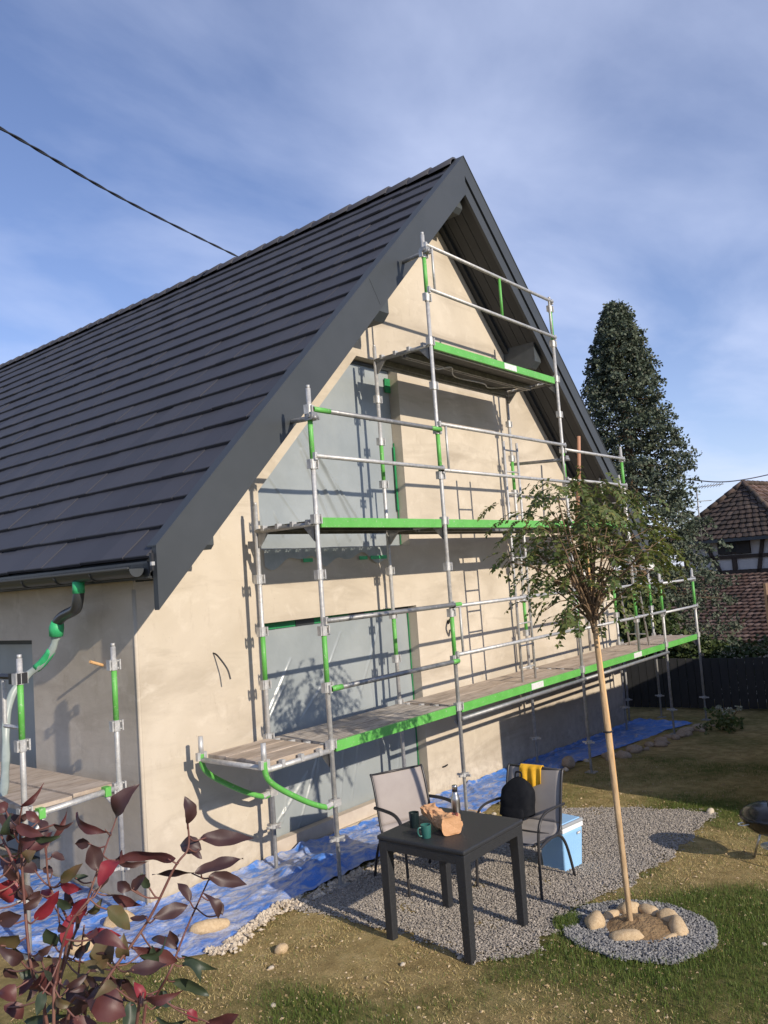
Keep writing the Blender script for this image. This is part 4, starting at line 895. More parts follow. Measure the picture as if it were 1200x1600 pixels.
def chair(x, y, ang, label, fab):
    """local: +y is the direction the sitter faces, origin on the ground at the seat centre"""
    e = empty('garden_chair', (x, y, g(x, y)), label, 'chair', None, ang); w = .265
    prof = smoothpath([(.30, .455), (.27, .435), (.0, .405), (-.17, .395), (-.225, .42), (-.255, .50), (-.30, .70), (-.345, .86), (-.365, .895)], 5)  if False else None
    P = [(.27, .43), (.24, .435), (.05, .415), (-.12, .40), (-.19, .415), (-.225, .47), (-.26, .62), (-.30, .78), (-.335, .875), (-.355, .90)]
    S_ = smoothpath([V((0, a, b_)) for (a, b_) in P], 4)
    def sheet(P_):
        m_ = MB(); n = len(P_) - 1
        def fn(a, b):
            i = min(n, int(round(a * n))); p = P_[i]; q = (b - .5) * 2; sag = .022 * (1 - q * q)
            return (q * (w - .012), p.y - (sag * .7 if p.z > .46 else 0), p.z - (sag if p.z <= .46 else 0))
        m_.grid(fn, n, 10); return m_
    k = 20
    so1 = obj('seat', sheet(S_[:k + 1]), fab, e, True, False); b1 = obj('backrest', sheet(S_[k:]), fab, e, True, False)
    for o_ in (so1, b1):
        md = o_.modifiers.new('thick', 'SOLIDIFY'); md.thickness = .004
    for s_ in (-1, 1):
        obj('side_rail', MB().tube([V((s_ * w, p.y, p.z)) for p in S_], .0115, 8), 'chairm', e, True)
        arm = smoothpath([(s_ * (w + .035), .285, .0), (s_ * (w + .03), .265, .30), (s_ * (w + .03), .245, .50), (s_ * (w + .03), .20, .60), (s_ * (w + .03), .10, .645), (s_ * (w + .03), -.08, .645), (s_ * (w + .02), -.275, .625)], 5)
        obj('armrest', MB().tube([p for p in arm if p.z > .52], .0155, 10, flat=.7), 'chairm', e, True)
        obj('leg', MB().tube([p for p in arm if p.z < .56], .0125, 8), 'chairm', e, True)
        obj('leg', MB().tube(smoothpath([(s_ * (w + .025), -.36, 0), (s_ * (w + .02), -.26, .28), (s_ * (w + .015), -.14, .40), (s_ * (w + .02), .06, .42), (s_ * (w + .03), .255, .40)], 5), .0125, 8), 'chairm', e, True)
    obj('cross_bar', MB().tube([(-w, .255, .425), (w, .255, .425)], .010, 8), 'chairm', e, True)
    obj('cross_bar', MB().tube([(-w - .02, -.17, .385), (w + .02, -.17, .385)], .010, 8), 'chairm', e, True)
    obj('top_bar', MB().tube([(-w, -.352, .893), (w, -.352, .893)], .010, 8), 'chairm', e, True)
    return e
a1 = math.atan2(-.93, -.38) - math.pi / 2
c1 = chair(1.70, -1.60, a1, 'empty beige sling garden chair with dark frame between table and masked window', 'sling')
c2 = chair(2.10, -2.385, math.radians(92), 'grey sling garden chair holding a black backpack beside the blue cool box', 'slingd')
c2m = Matrix.Translation(c2.location) @ Matrix.Rotation(math.radians(92), 4, 'Z')
# backpack leaning on the seat
def bag_fn(a, b):
    th = b * 2 * math.pi; t = a
    prof = math.sin(min(1, t * 1.06 + .02) * math.pi * .5) if t < .25 else (1.0 if t < .62 else math.cos((t - .62) / .38 * math.pi / 2) ** .62)
    rx, ry = .155 * max(prof, .02), .10 * max(prof, .02) * (1.15 - .35 * t)
    ca, sa = math.cos(th), math.sin(th); ca = math.copysign(abs(ca) ** .7, ca); sa = math.copysign(abs(sa) ** .7, sa)
    return (rx * ca + .008 * nz3(ca * 3, t * 6, 1), ry * sa + .01 * nz3(sa * 3, t * 5, 4) - .09 * t, .42 * t)
bpk = empty('backpack', c2m @ V((.09, -.10, .425)), 'black backpack leaning against the grey chair back', 'backpack', None, math.radians(92))
o = obj('body', MB().grid(bag_fn, 22, 28), 'black', bpk, True, False)
o = obj('front_pocket', MB().grid(lambda a, b: (.11 * math.cos(b * 6.2832) * math.sin(max(.02, a) * 3.1) ** .5, .075 + .028 * math.sin(max(.02, a) * 3.1) ** .5 * (1 if math.sin(b * 6.2832) > 0 else .1) * abs(math.sin(b * 6.2832)) ** .6 - .05 * a, .03 + .20 * a), 14, 24), 'black', bpk, True, False)
obj('carry_loop', MB().tube(smoothpath([(-.03, -.09, .40), (-.025, -.10, .45), (.025, -.10, .45), (.03, -.09, .40)]), .008, 6), 'black', bpk, True)
obj('strap', MB().tube(smoothpath([(.13, .06, .10), (.19, .10, .03), (.16, .20, .008), (.10, .24, .010), (.13, .16, .010)]), .011, 6, flat=.4), 'black', bpk, True)
# yellow cloth hanging over the chair back
def cloth_fn(a, b):
    u = (b - .5) * .22; s = a * .30 - .11
    wv = .012 * math.sin(b * 16 + a * 2) * (.3 + abs(s) * 4)
    if s < 0: y, z = -.372 - .012 + wv * .4, .905 + s * (1 - .1 * b)
    else: y, z = -.335 + .060 * min(1, s * 4) * .9 + .012 + wv, .912 - s * (1.05 - .45 * abs(b - .75))
    if abs(s) < .02: z = .915 - .2 * abs(s); y = -.356 + s * .9
    return (u + .03 - .05 * max(0, s) , y + .01, z)
cl = obj('yellow_cloth', MB().grid(cloth_fn, 30, 26), 'yellow', None, True, False); cl.matrix_world = c2m
md = cl.modifiers.new('thick', 'SOLIDIFY'); md.thickness = .003
tag(cl, 'yellow cleaning cloth draped over the grey chair back', 'cloth')
# cool box
cz = g(2.65, -2.4)
cb = empty('cool_box', (2.66, -2.45, cz), 'light blue cool box with white rim and grey lid on the gravel', 'cool box', None, math.radians(-8))
m_ = MB()
for (w, d, z) in ((.26, .24, 0), (.30, .28, .34)):
    for (a, b_) in ((-1, -1), (1, -1), (1, 1), (-1, 1)): m_.v.append((a * w / 2, b_ * d / 2, z))
m_.f += [(0, 1, 5, 4), (1, 2, 6, 5), (2, 3, 7, 6), (3, 0, 4, 7), (0, 3, 2, 1), (4, 5, 6, 7)]
bevel(obj('body', m_, 'blue', cb), .015, 3); bevel(obj('rim', MB().box((0, 0, .362), (.312, .292, .04)), 'cwhite', cb), .006)
bevel(obj('lid', MB().box((0, 0, .398), (.318, .298, .03)), 'cgrey', cb), .010, 3); bevel(obj('lid_panel', MB().box((0, 0, .416), (.275, .255, .010)), 'blue', cb), .004)
obj('handle_boss', MB().box((-.163, 0, .36), (.02, .07, .05)), 'cgrey', cb); obj('badge', MB().box((.085, -.1425, .30), (.06, .004, .022)), 'cgrey', cb)
obj('badge', MB().box((.085, -.1448, .30), (.034, .002, .010)), 'cwhite', cb)
# bottle
pos = (1.13, -2.42); bt = empty('bottle', (*pos, TT), 'brushed steel insulated bottle standing on the black table', 'bottle')
obj('body', MB().lathe([(0, 0), (.032, 0), (.034, .006), (.034, .145), (.031, .165), (.022, .195), (.0205, .215), (0.0, .215)], n=28), 'inox', bt, True); obj('cap', MB().lathe([(0.0, .214), (.0215, .214), (.0215, .255), (.019, .26), (0, .26)], n=24), 'inox', bt, True)
def mug(x, y, m, label, rzv, h=.092):
    e = empty('mug', (x, y, TT), label, 'mug', None, rzv)
    smoothed(obj('cup', MB().lathe([(0, 0), (.030, 0), (.0335, .006), (.039, h), (.0355, h), (.031, .010), (0, .010)], n=26), m, e), 40)
    obj('handle', MB().tube(smoothpath([(.034, 0, h * .82), (.058, 0, h * .80), (.064, 0, h * .5), (.052, 0, h * .22), (.033, 0, h * .18)], 5), .0055, 8), m, e, True)
mug(.685, -2.46, 'mugg', 'glossy dark green mug with handle on the black table', math.radians(150)); mug(.84, -2.235, 'mugd', 'near black mug standing behind the green mug', math.radians(60), .11)
# paper bag with bread
def bagp(a, b):
    th = b * 2 * math.pi; L = .36 * a
    w = .078 * (1 - .25 * a) * (1 - .25 * smooth01((a - .55) / .15) * (1 - smooth01((a - .8) / .15))); h = .060 * (1.0 - .45 * a) + .004
    ca, sa = math.cos(th), math.sin(th); ca = math.copysign(abs(ca) ** .45, ca); sa = math.copysign(abs(sa) ** .6, sa)
    cr = .016 * nz3(ca * 2.0 + 5, a * 7, sa * 2.0) + .012 * nz3(ca * 4, a * 15 + 3, sa * 4)
    if a < .04: cr *= .3
    return ((w + cr) * ca + .03 * math.sin(a * 5), L + .012 * nz3(ca * 2, sa * 2, 7) * (1 - a), max(.002, h * (1 + sa) + cr * 1.2 + .07 * smooth01((a - .45) / .55)))
bg_ = empty('paper_bag', (.81, -2.60, TT), 'crumpled brown paper bakery bag lying on the black table', 'bag', None, math.radians(-30))
m_ = MB().grid(bagp, 36, 30); m_.poly([bagp(0, j / 30) for j in range(30)]); m_.poly([bagp(1, j / 30) for j in range(30)])
obj('bag_body', m_, 'kraft', bg_, False, False)
obj('printed_band', MB().grid(lambda a, b: tuple(V(bagp(.05 + .55 * a, .16 + .055 * b + .02 * math.sin(a * 5))) * 1.0 + V((.001, 0, .0025))), 14, 3), 'kraftp', bg_, False, False)
# ------------------------------------------------------------------ kettle barbecue
bx_, by_ = 3.66, -3.99; bq = empty('kettle_barbecue', (bx_, by_, g(bx_, by_)), 'black kettle barbecue on thin metal legs at the lawn edge', 'barbecue'); bq.scale = (.92, .92, .66)
bow = [(.0, .36), (.10, .37), (.19, .42), (.25, .50), (.275, .585), (.28, .60), (.27, .60)]
smoothed(obj('bowl', MB().lathe(bow, n=36), 'enamel', bq), 50)
smoothed(obj('lid', MB().lathe([(.283, .59), (.285, .605), (.275, .64), (.235, .70), (.16, .745), (.07, .765), (0, .77)], n=36), 'enamel', bq), 50)
obj('lid_handle', MB().tube(smoothpath([(-.05, 0, .762), (-.05, 0, .81), (.05, 0, .81), (.05, 0, .762)], 4), .012, 8), 'rubber', bq, True)
obj('side_handle', MB().tube(smoothpath([(-.20, .20, .56), (-.24, .24, .55), (-.26, .20, .54), (-.24, .14, .56)], 5), .007, 8), 'alu', bq, True)
obj('side_handle', MB().tube(smoothpath([(.20, -.20, .56), (.24, -.24, .55), (.26, -.20, .54), (.24, -.14, .56)], 5), .007, 8), 'alu', bq, True)
for k in range(3):
    a = math.radians(195 + 120 * k); obj('leg', MB().tube([(.12 * math.cos(a), .12 * math.sin(a), .39), (.22 * math.cos(a), .22 * math.sin(a), 0)], .011, 8), 'alu', bq, True)
obj('ash_tray', MB().lathe([(0, .19), (.12, .20), (.125, .215), (0, .205)], n=24), 'alu', bq, True)

# ------------------------------------------------------------------ young tree and stake
rt = random.Random(11)
tb = V((1.68, -3.50, g(1.68, -3.5))); tree = empty('young_tree', tb, 'young ball-headed tree with slim pale trunk inside the cobble ring', 'tree')
tk = smoothpath([(0, 0, -.03), (-.012, .01, .5), (-.03, .02, 1.1), (-.055, .03, 1.7), (-.085, .03, 2.1), (-.10, .035, 2.32)], 6)
obj('trunk', MB().tube(tk, [.0215 - .005 * i / len(tk) for i in range(len(tk))], 12), 'bark', tree, True)
crown_c = V((-.06, .05, 2.92)); br_ = MB(); lf = MB(); lfy = MB()
def leaflet(mb, p, d, n_, L, w):
    s_ = d.cross(n_).normalized(); k = len(mb.v)
    mb.v += [tuple(p), tuple(p + d * L * .45 + s_ * w), tuple(p + d * L - n_ * L * .12), tuple(p + d * L * .45 - s_ * w), tuple(p + d * L * .5 - n_ * L * .06)]
    mb.f += [(k, k + 1, k + 4), (k + 1, k + 2, k + 4), (k, k + 4, k + 3), (k + 4, k + 2, k + 3)]
def spray(p, d, L, mb):
    """a drooping pinnate leaf"""
    pts = [p]; dd = d.normalized()
    for i in range(7):
        dd = (dd + V((0, 0, -.20))).normalized(); pts.append(pts[-1] + dd * L / 7)
    br_.tube([pts[0], pts[3], pts[7]], .0016, 4, False)
    for i in range(1, 8):
        t = (pts[i] - pts[i - 1]).normalized(); sd = t.cross(V((0, 0, 1))); sd = sd.normalized() if sd.length > .05 else V((1, 0, 0)); nn = sd.cross(t).normalized()
        for s_ in (-1, 1):
            if rt.random() < .08: continue
            dv = (sd * s_ + t * .35 + V((rt.gauss(0, .25), rt.gauss(0, .25), rt.gauss(-.25, .3)))).normalized()
            leaflet(mb, pts[i], dv, (nn + V((rt.gauss(0, .4), rt.gauss(0, .4), 0))).normalized(), rt.uniform(.034, .054), rt.uniform(.011, .016))
    leaflet(mb, pts[-1], dd, V((rt.gauss(0, .3), rt.gauss(0, .3), 1)).normalized(), .04, .011)
top = V(tk[-1]); 
cr_ax = CR.copy(); cr_ax.z = 0; cr_ax.normalize()
for i in range(22):
    a = rt.uniform(0, 6.283); el = math.radians(rt.uniform(42, 84)); L = rt.uniform(.55, .92)
    d = V((math.cos(a) * math.cos(el), math.sin(a) * math.cos(el), math.sin(el)))
    p0 = top + V((0, 0, rt.uniform(-.18, .02))); pts = [p0]
    for k in range(6):
        d = (d + V((math.cos(a) * .07, math.sin(a) * .07, .03)) + V((rt.gauss(0, .07), rt.gauss(0, .07), rt.gauss(0, .05)))).normalized(); pts.append(pts[-1] + d * L / 6)
    br_.tube(smoothpath(pts, 2), [max(.003, .012 * (1 - .8 * q / 12)) for q in range(13)], 6)
    for k in range(3, 7):
        for _ in range(1 if k < 5 else 3):
            b_ = rt.uniform(0, 6.283); dv = V((math.cos(b_), math.sin(b_), rt.uniform(-.3, .7))).normalized(); q = pts[k] + (pts[k - 1] - pts[k]) * rt.random()
            e = q + dv * rt.uniform(.05, .22); br_.tube([q, e], .003, 4, False)
            side = (e - top).dot(cr_ax)
            spray(e, (dv + V((0, 0, .2))), rt.uniform(.13, .24), lfy if (side > .33 and rt.random() < .75) else lf)
# hanging outer shoots that give the ragged outline
for (px, py, n_) in ((800, 800, 12), (785, 870, 12), (800, 845, 12), (835, 900, 12), (850, 960, 12), (835, 930, 10), (880, 950, 10), (870, 970, 7), (905, 960, 7), (1035, 850, 12), (1045, 880, 10), (1020, 830, 12), (1025, 905, 6), (960, 960, 5), (850, 780, 22), (900, 765, 24), (950, 768, 24), (990, 785, 22), (870, 830, 18), (930, 800, 26), (900, 800, 20), (970, 805, 20), (840, 860, 12), (985, 830, 10), (1000, 930, 3), (915, 990, 2), (955, 985, 2)):
    for _ in range(max(2, int(n_ * .62))):
        p = at(px + rt.gauss(0, 18), py + rt.gauss(0, 14), 6.25 + rt.uniform(-.45, .45)) - tb
        hd = V((p.x - top.x, p.y - top.y, 0)); hd = hd.normalized() if hd.length > .01 else V((1, 0, 0))
        spray(p - hd * .08 + V((0, 0, .05)), hd + V((rt.gauss(0, .4), rt.gauss(0, .4), rt.uniform(-.3, .4))), rt.uniform(.13, .22), lfy if px > 1000 else lf)
        if rt.random() < .16 and px < 1000:
            m1 = top + (p - top) * .5 + V((rt.gauss(0, .05), rt.gauss(0, .05), .08)); br_.tube(smoothpath([top + V((rt.gauss(0, .02), rt.gauss(0, .02), -.08)), m1, p], 4), [.007, .006, .006, .005, .005, .004, .004, .003, .003], 5, False)
obj('branches', br_, 'twig', tree, True, False); o = obj('crown', lf, 'leafy', tree, False, False); o = obj('crown', lfy, 'leafyy', tree, False, False); o['label'] = 'yellowing side of the crown'
sk = V((1.68 + .030, -3.50 + .010, g(1.71, -3.49))); st = empty('tree_stake', sk, 'bare orange wooden stake tied to the young tree trunk', 'stake')
tip = at(912, 838, depth(tb + V(tk[-1])) + .04) - sk
obj('pole', MB().tube([(0, 0, -.02), tip * .5 + V((.012, -.01, 0)), tip], [.0165, .0155, .014], 12), 'stake', st, True)
zt = 1.42; c = V((1.68 - .045, -3.475, tb.z + zt)); obj('tie', MB().tube([c + V((.038 * math.cos(a) + .015, .034 * math.sin(a) + .005, 0)) - sk for a in [i * math.pi / 6 for i in range(13)]], .007, 6), 'rubber', st, True)

# ------------------------------------------------------------------ overhead cables
def twisted(P, r, name, label, turns=40, two=True):
    P = smoothpath(P, 40); m_ = MB(); e = empty(name, P[0], label, 'cable')
    for s_ in ((0, 1) if two else (0,)):
        pts = []
        for i, p in enumerate(P):
            a = i / len(P) * turns * 6.283 + s_ * math.pi; rr = r * .8 if two else 0
            pts.append(p + V((rr * math.cos(a) * .6, -rr * math.cos(a) * .6, rr * math.sin(a))) - P[0])
        obj('strand', MB().tube(pts, r, 6), 'cable', e, True)
twisted([at(-260, 60, 6.5), at(0, 200, 8.5), at(200, 315, 11), at(380, 405, 14.6), at(440, 432, 16.2)], .0115, 'power_cable', 'thick black twisted service cable running over the roof ridge', 13)
twisted([at(985, 738, 23), at(1075, 749, 23), at(1125, 753, 23.5), at(1170, 748, 24), at(1230, 735, 24)], .016, 'power_cable', 'thin black cable sagging past the conifer above the old tiled roof', 1, False)

# ------------------------------------------------------------------ beyond the garden: conifer, hedges, fence, old house
def clump(mb, c, R_, n, s, rnd, sq=.8, down=.2):
    for _ in range(n):
        d = V((rnd.gauss(0, 1), rnd.gauss(0, 1), rnd.gauss(0, 1))).normalized() * R_ * rnd.random() ** .5; d.z *= sq; p = c + d
        t = V((rnd.gauss(0, 1), rnd.gauss(0, 1), rnd.gauss(-down, .8))).normalized(); u_ = t.orthogonal(); u_.rotate(Matrix.Rotation(rnd.uniform(0, 6.28), 3, t)); k = len(mb.v); L = s * rnd.uniform(.6, 1.4); w = L * .30
        mb.v += [tuple(p), tuple(p + t * L * .5 + u_ * w), tuple(p + t * L), tuple(p + t * L * .5 - u_ * w)]; mb.f.append((k, k + 1, k + 2, k + 3))
rc = random.Random(17)
cbp = V((14.42, 1.35, g(14.42, 1.35))); con = empty('conifer', cbp, 'tall dark green conifer towering behind the gable', 'tree')
H = 8.6 - cbp.z
obj('trunk', MB().tube([(0, 0, -.1), (0.03, 0, H * .5), (0, .02, H * .97)], [.20, .12, .02], 10), 'twig', con, True)
cm = MB(); cb_ = MB()
for i in range(1750):
    t = rc.random() ** .8; z = .25 + (H - .25) * t
    R_ = (1.95 * (1 - t) ** .66 + .08) * (1 + .22 * nz3(z * 1.3, i * .01, 3)) if t > .22 else 1.75
    a = rc.uniform(0, 6.283); rr = R_ * (rc.uniform(.15, 1.0) ** .5) * rc.choice((.92, 1, 1, 1.13)) * (1 + .12 * math.sin(a * 3 + z * 2))
    c = V((rr * math.cos(a), rr * math.sin(a), z - rr * .10)); clump(cm, c, rc.uniform(.16, .34) * (1.1 - .45 * t), 44, .066, rc, .55, .5)
    if i % 6 == 0: cb_.tube([(0, 0, z + .1), c], [.02, .006], 5, False)
for i in range(330):     # ragged drooping tips that break the outline
    t = rc.random() ** .9; z = .6 + (H - .5) * t; R_ = (1.95 * (1 - t) ** .66 + .06) * rc.uniform(.98, 1.2) if t > .22 else 1.85; a = rc.uniform(0, 6.283)
    for q in range(3): clump(cm, V((R_ * (1 + .04 * q) * math.cos(a), R_ * (1 + .04 * q) * math.sin(a), z - R_ * .1 - .05 * q)), .075, 9, .07, rc, .7, .6)
obj('branches', cb_, 'twig', con); obj('crown', cm, 'conif', con, False, False)
def shrub(name, c, rx, ry, rz_, n, s, m, label, cat='shrub', seed=1, group=None, stems=5):
    rn = random.Random(seed); c = V(c); e = empty(name, c, label, cat, group); lm = MB(); sm = MB()
    for _ in range(n):
        d = V((rn.gauss(0, 1), rn.gauss(0, 1), rn.gauss(0, 1))).normalized() * rn.uniform(.45, 1.0) ** .5; k = 1 + .25 * nz3(d.x * 2 + seed, d.y * 2, d.z * 2)
        p = V((d.x * rx * k, d.y * ry * k, max(.05, rz_ * (1 + d.z * k)))); clump(lm, p, s * 2.6, 14, s, rn, .8, .1)
    for k in range(stems): sm.tube([(rn.gauss(0, .05), rn.gauss(0, .05), -.03), (rn.gauss(0, rx * .4), rn.gauss(0, ry * .4), rz_ * 1.2)], [.03, .01], 5, False)
    obj('stem', sm, 'twig', e); obj('crown', lm, m, e, False, False); return e
shrub('bush', (12.95, .95, g(12.95, .95)), .75, .85, 1.15, 300, .11, 'hedge', 'broad dark green bush below the conifer beside the fence', 'bush', 3)
shrub('bush', (12.7, -0.15, g(12.7, -.15)), .5, .75, .70, 190, .10, 'hedge', 'lower green bush in front of the old tiled roof', 'bush', 4)
shrub('bush', (10.9, 2.2, g(10.9, 2.2)), .55, .8, .62, 150, .09, 'hedge', 'small green bush beyond the far corner of the house', 'bush', 5)
hd = empty('hedge', (12.75, -2.4, g(12.75, -2.4)), 'low clipped hedge standing behind the dark fence', 'hedge'); hm = MB(); rn = random.Random(8)
for _ in range(560):
    clump(hm, V((rn.uniform(-.28, .28), rn.uniform(-2.6, 2.2), rn.uniform(.3, 1.28) + .05 * math.sin(_))), .16, 12, .075, rn)
obj('crown', hm, 'hedge', hd, False, False); sm = MB()
for k in range(9): sm.tube([(0, -2.4 + k * .55, -.05), (.03, -2.4 + k * .55, 1.0)], [.03, .012], 5, False)
obj('stem', sm, 'twig', hd)
fx0 = V((11.55, 1.2)); fx1 = V((12.75, -4.6)); fd = (fx1 - fx0); fl = fd.length; fd.normalize()
fe = empty('garden_fence', (fx0.x, fx0.y, g(*fx0)), 'dark boarded garden fence in shade behind the far lawn', 'fence', None, math.atan2(fd.y, fd.x))
n = int(fl / .15); bme = MB().bx(0, .142, -.011, .011, .04, .98).mesh('board'); bme.materials.append(MT['fence'])
for k in range(n):
    o = bpy.data.objects.new('board', bme); COL.objects.link(o); o.parent = fe; o.location = (k * .15, rn.gauss(0, .003), -.03 * (fd.x * k * .15) * 1.0 + rn.gauss(0, .004))
for k in range(4): obj('post', MB().bx(k * 1.9, k * 1.9 + .08, .012, .09, -.1, 1.05), 'fence', fe)
obj('rail', MB().bx(0, n * .15, .012, .05, .75, .83), 'fence', fe); obj('rail', MB().bx(0, n * .15, .012, .05, .2, .28), 'fence', fe)
pl = empty('flowering_plant', (9.95, -1.62, g(9.95, -1.62)), 'small pale flowering plant among the rubble stones by the last scaffold foot', 'plant'); lm = MB(); fm = MB(); sm = MB()
for _ in range(46):
    p = V((rn.gauss(0, .16), rn.gauss(0, .18), abs(rn.gauss(.16, .10)))); clump(lm, p, .06, 7, .07, rn)
for q in ((-.05, -.15, .34), (.05, -.28, .37), (.02, .05, .36), (-.02, -.05, .28)):
    sm.tube([(0, 0, 0), q], .006, 5, False); clump(fm, V(q), .06, 46, .035, rn)
obj('stem', sm, 'twig', pl); obj('leaves', lm, 'hydr', pl, False, False); obj('flower_head', fm, 'hydf', pl, False, False)
# unseen boarded fence added outside the right frame edge to shade the far lawn
bf = empty('shade_fence', (5.02, -3.78, g(5.02, -3.78)), 'tall brown boarded fence added out of view to shade the lawn', 'fence'); bme = MB().bx(0, .147, -.012, .012, 0, 2.42).mesh('board'); bme.materials.append(MT['fencew'])
for k in range(82):
    o = bpy.data.objects.new('board', bme); COL.objects.link(o); o.parent = bf; o.location = (k * .15, rn.gauss(0, .003), -.03 * min(9, k * .15) + rn.gauss(0, .004))
for k in range(7):
    obj('post', MB().bx(k * 2.0, k * 2.0 + .09, -.11, -.02, -.5, 2.3 - .03 * k * 2), 'fencew', bf)

# --- half-timbered neighbour with hipped tile roof
nd = V((.985, -.17, 0)).normalized(); ns = V((nd.y, -nd.x, 0)) * -1     # nd: along the ridge, away; ns: sideways
ns = V((0, 0, 1)).cross(nd)                                              # to the left seen from the camera
nb = V((21.6, 1.05, 0)); NRZ = math.atan2(nd.y, nd.x)
nh = empty('old_house', (nb.x, nb.y, -1.6), 'old half-timbered house with dark hipped tile roof beyond the garden', 'house', None, NRZ)
# local frame: +x away along the ridge, +y left; z from -1.6
def L3(x, y, z): return (x, y, z + 1.6)
obj('wall', MB().bx(0, 8, -1.25, 1.9, 0, 4.60), 'infill', nh)
def timber(y0, z0, y1, z1, w=.13):
    a = V((-.025, y0, z0 + 1.6)); b_ = V((-.025, y1, z1 + 1.6)); d = b_ - a; L = d.length; ang_ = math.atan2(d.z, d.y)
    R_ = Matrix.Rotation(ang_, 3, 'X'); obj('timber', MB().box((a + b_) / 2, (.06, L, w), R_), 'timber', nh)
zw0, zw1 = 1.86, 2.98
timber(1.9, zw0 + .04, -1.25, zw0 + .04, .16); timber(1.9, 2.37, -1.25, 2.37, .11); timber(1.9, zw1, -1.25, zw1, .14)
for y in (1.84, -1.19): timber(y, zw0 + .1, y, zw1, .12)
timber(.28, zw0 + .1, .28, 2.34, .14); timber(1.22, zw1, .72, zw0, .11); timber(-.42, zw0, -.66, zw1, .11)
w_ = obj('window', MB().box((-.035, .25, 2.68 + 1.6), (.05, 1.0, .46)), 'timber', nh); obj('pane', MB().box((-.062, .25, 2.68 + 1.6), (.01, .84, .34)), 'glass', w_); obj('shutter', MB().box((-.07, -.04, 2.68 + 1.6), (.03, .40, .44)), 'shut', w_); obj('shutter', MB().box((-.07, .54, 2.68 + 1.6), (.03, .40, .44)), 'shut', w_)
def tiled(p00, p10, p01, p11, n_u, n_v, th, rnd, skip=None):
    """quad from eave (p00..p10) to ridge (p01..p11) covered with small overlapping tiles"""
    m_ = MB(); p00, p10, p01, p11 = V(p00), V(p10), V(p01), V(p11); nn = (p10 - p00).cross(p01 - p00).normalized()
    if nn.z < 0: nn = -nn
    def P(u_, v_): return p00 * (1 - u_) * (1 - v_) + p10 * u_ * (1 - v_) + p01 * (1 - u_) * v_ + p11 * u_ * v_
    for j in range(n_v):
        nu = max(2, int(n_u * ((P(1, j / n_v) - P(0, j / n_v)).length / max(.01, (p10 - p00).length))))
        for i in range(nu):
            a0 = (i + (.5 if j % 2 else 0)) / nu; a1_ = a0 + .90 / nu; a1_ = min(a1_, 1.0)
            v0, v1 = j / n_v, min(1, (j + 1.15) / n_v); h = th * rnd.uniform(.75, 1.4)
            q = [P(a0, v0) + nn * h, P((a0 + a1_) / 2, v0 - .18 / n_v) + nn * (h + .012), P(a1_, v0) + nn * h, P(a1_, v1), P((a0 + a1_) / 2, v1) + nn * .012, P(a0, v1)]
            k = len(m_.v); m_.v += [tuple(x) for x in q] + [tuple(P(a0, v0) - nn * .01), tuple(P((a0 + a1_) / 2, v0 - .18 / n_v) - nn * .01), tuple(P(a1_, v0) - nn * .01)]
            m_.f += [(k, k + 1, k + 4, k + 5), (k + 1, k + 2, k + 3, k + 4), (k, k + 6, k + 7, k + 1), (k + 1, k + 7, k + 8, k + 2)]
    return m_
ro = obj('roof', MB(), 'oldtiled', nh); rn = random.Random(2)
EZ, PZ = 2.93 + 1.6, 4.62 + 1.6; ey0, ey1, ex = 2.25, -1.65, -.35; ap = (1.3, .40, PZ)
hip = tiled((ex, ey0, EZ), (ex, ey1, EZ), ap, (ap[0], ap[1] - .02, PZ), 19, 12, .045, rn)
o = obj('hip_tiles', hip, 'oldtiled', ro, False, False); o['kind'] = 'stuff'
o = obj('slope_tiles', tiled((ex, ey1, EZ), (8.3, ey1, EZ), ap, (8.3, ap[1], PZ), 40, 12, .045, rn), 'oldtile', ro, False, False); o['kind'] = 'stuff'
o = obj('slope_tiles', tiled((8.3, ey0, EZ), (ex, ey0, EZ), (8.3, ap[1], PZ), ap, 40, 12, .045, rn), 'oldtile', ro, False, False); o['kind'] = 'stuff'
obj('roof_deck', MB().poly([(ex, ey0, EZ - .02), (ex, ey1, EZ - .02), (ap[0], ap[1], PZ - .02)]).poly([(ex, ey1, EZ - .02), (8.3, ey1, EZ - .02), (8.3, ap[1], PZ - .02), (ap[0], ap[1], PZ - .02)]).poly([(ex, ey0, EZ - .02), (8.3, ey0, EZ - .02), (8.3, ap[1], PZ - .02), (ap[0], ap[1], PZ - .02)]).poly([(ex, ey0, EZ - .03), (ex, ey1, EZ - .03), (8.3, ey1, EZ - .03), (8.3, ey0, EZ - .03)]), 'timber', ro, False, False)
obj('eaves_board', MB().bx(ex - .03, ex + .0, ey1, ey0, EZ - .10, EZ + .0), 'beam', ro)
for (p, q) in (((ex, ey0, EZ + .03), (ap[0], ap[1], PZ + .05)), ((ex, ey1, EZ + .03), (ap[0], ap[1], PZ + .05)), ((ap[0], ap[1], PZ + .05), (8.3, ap[1], PZ + .05))):
    p, q = V(p), V(q); k = int((q - p).length / .33)
    for i in range(k):
        a = p + (q - p) * (i / k); b_ = p + (q - p) * ((i + 1.1) / k); obj('ridge_tile', MB().tube([a, b_], [.085, .07], 8), 'oldtiled', ro, True)
obj('chimney', MB().bx(3.6, 4.1, -.95, -.50, 5.0, PZ + .35), 'brick', ro)
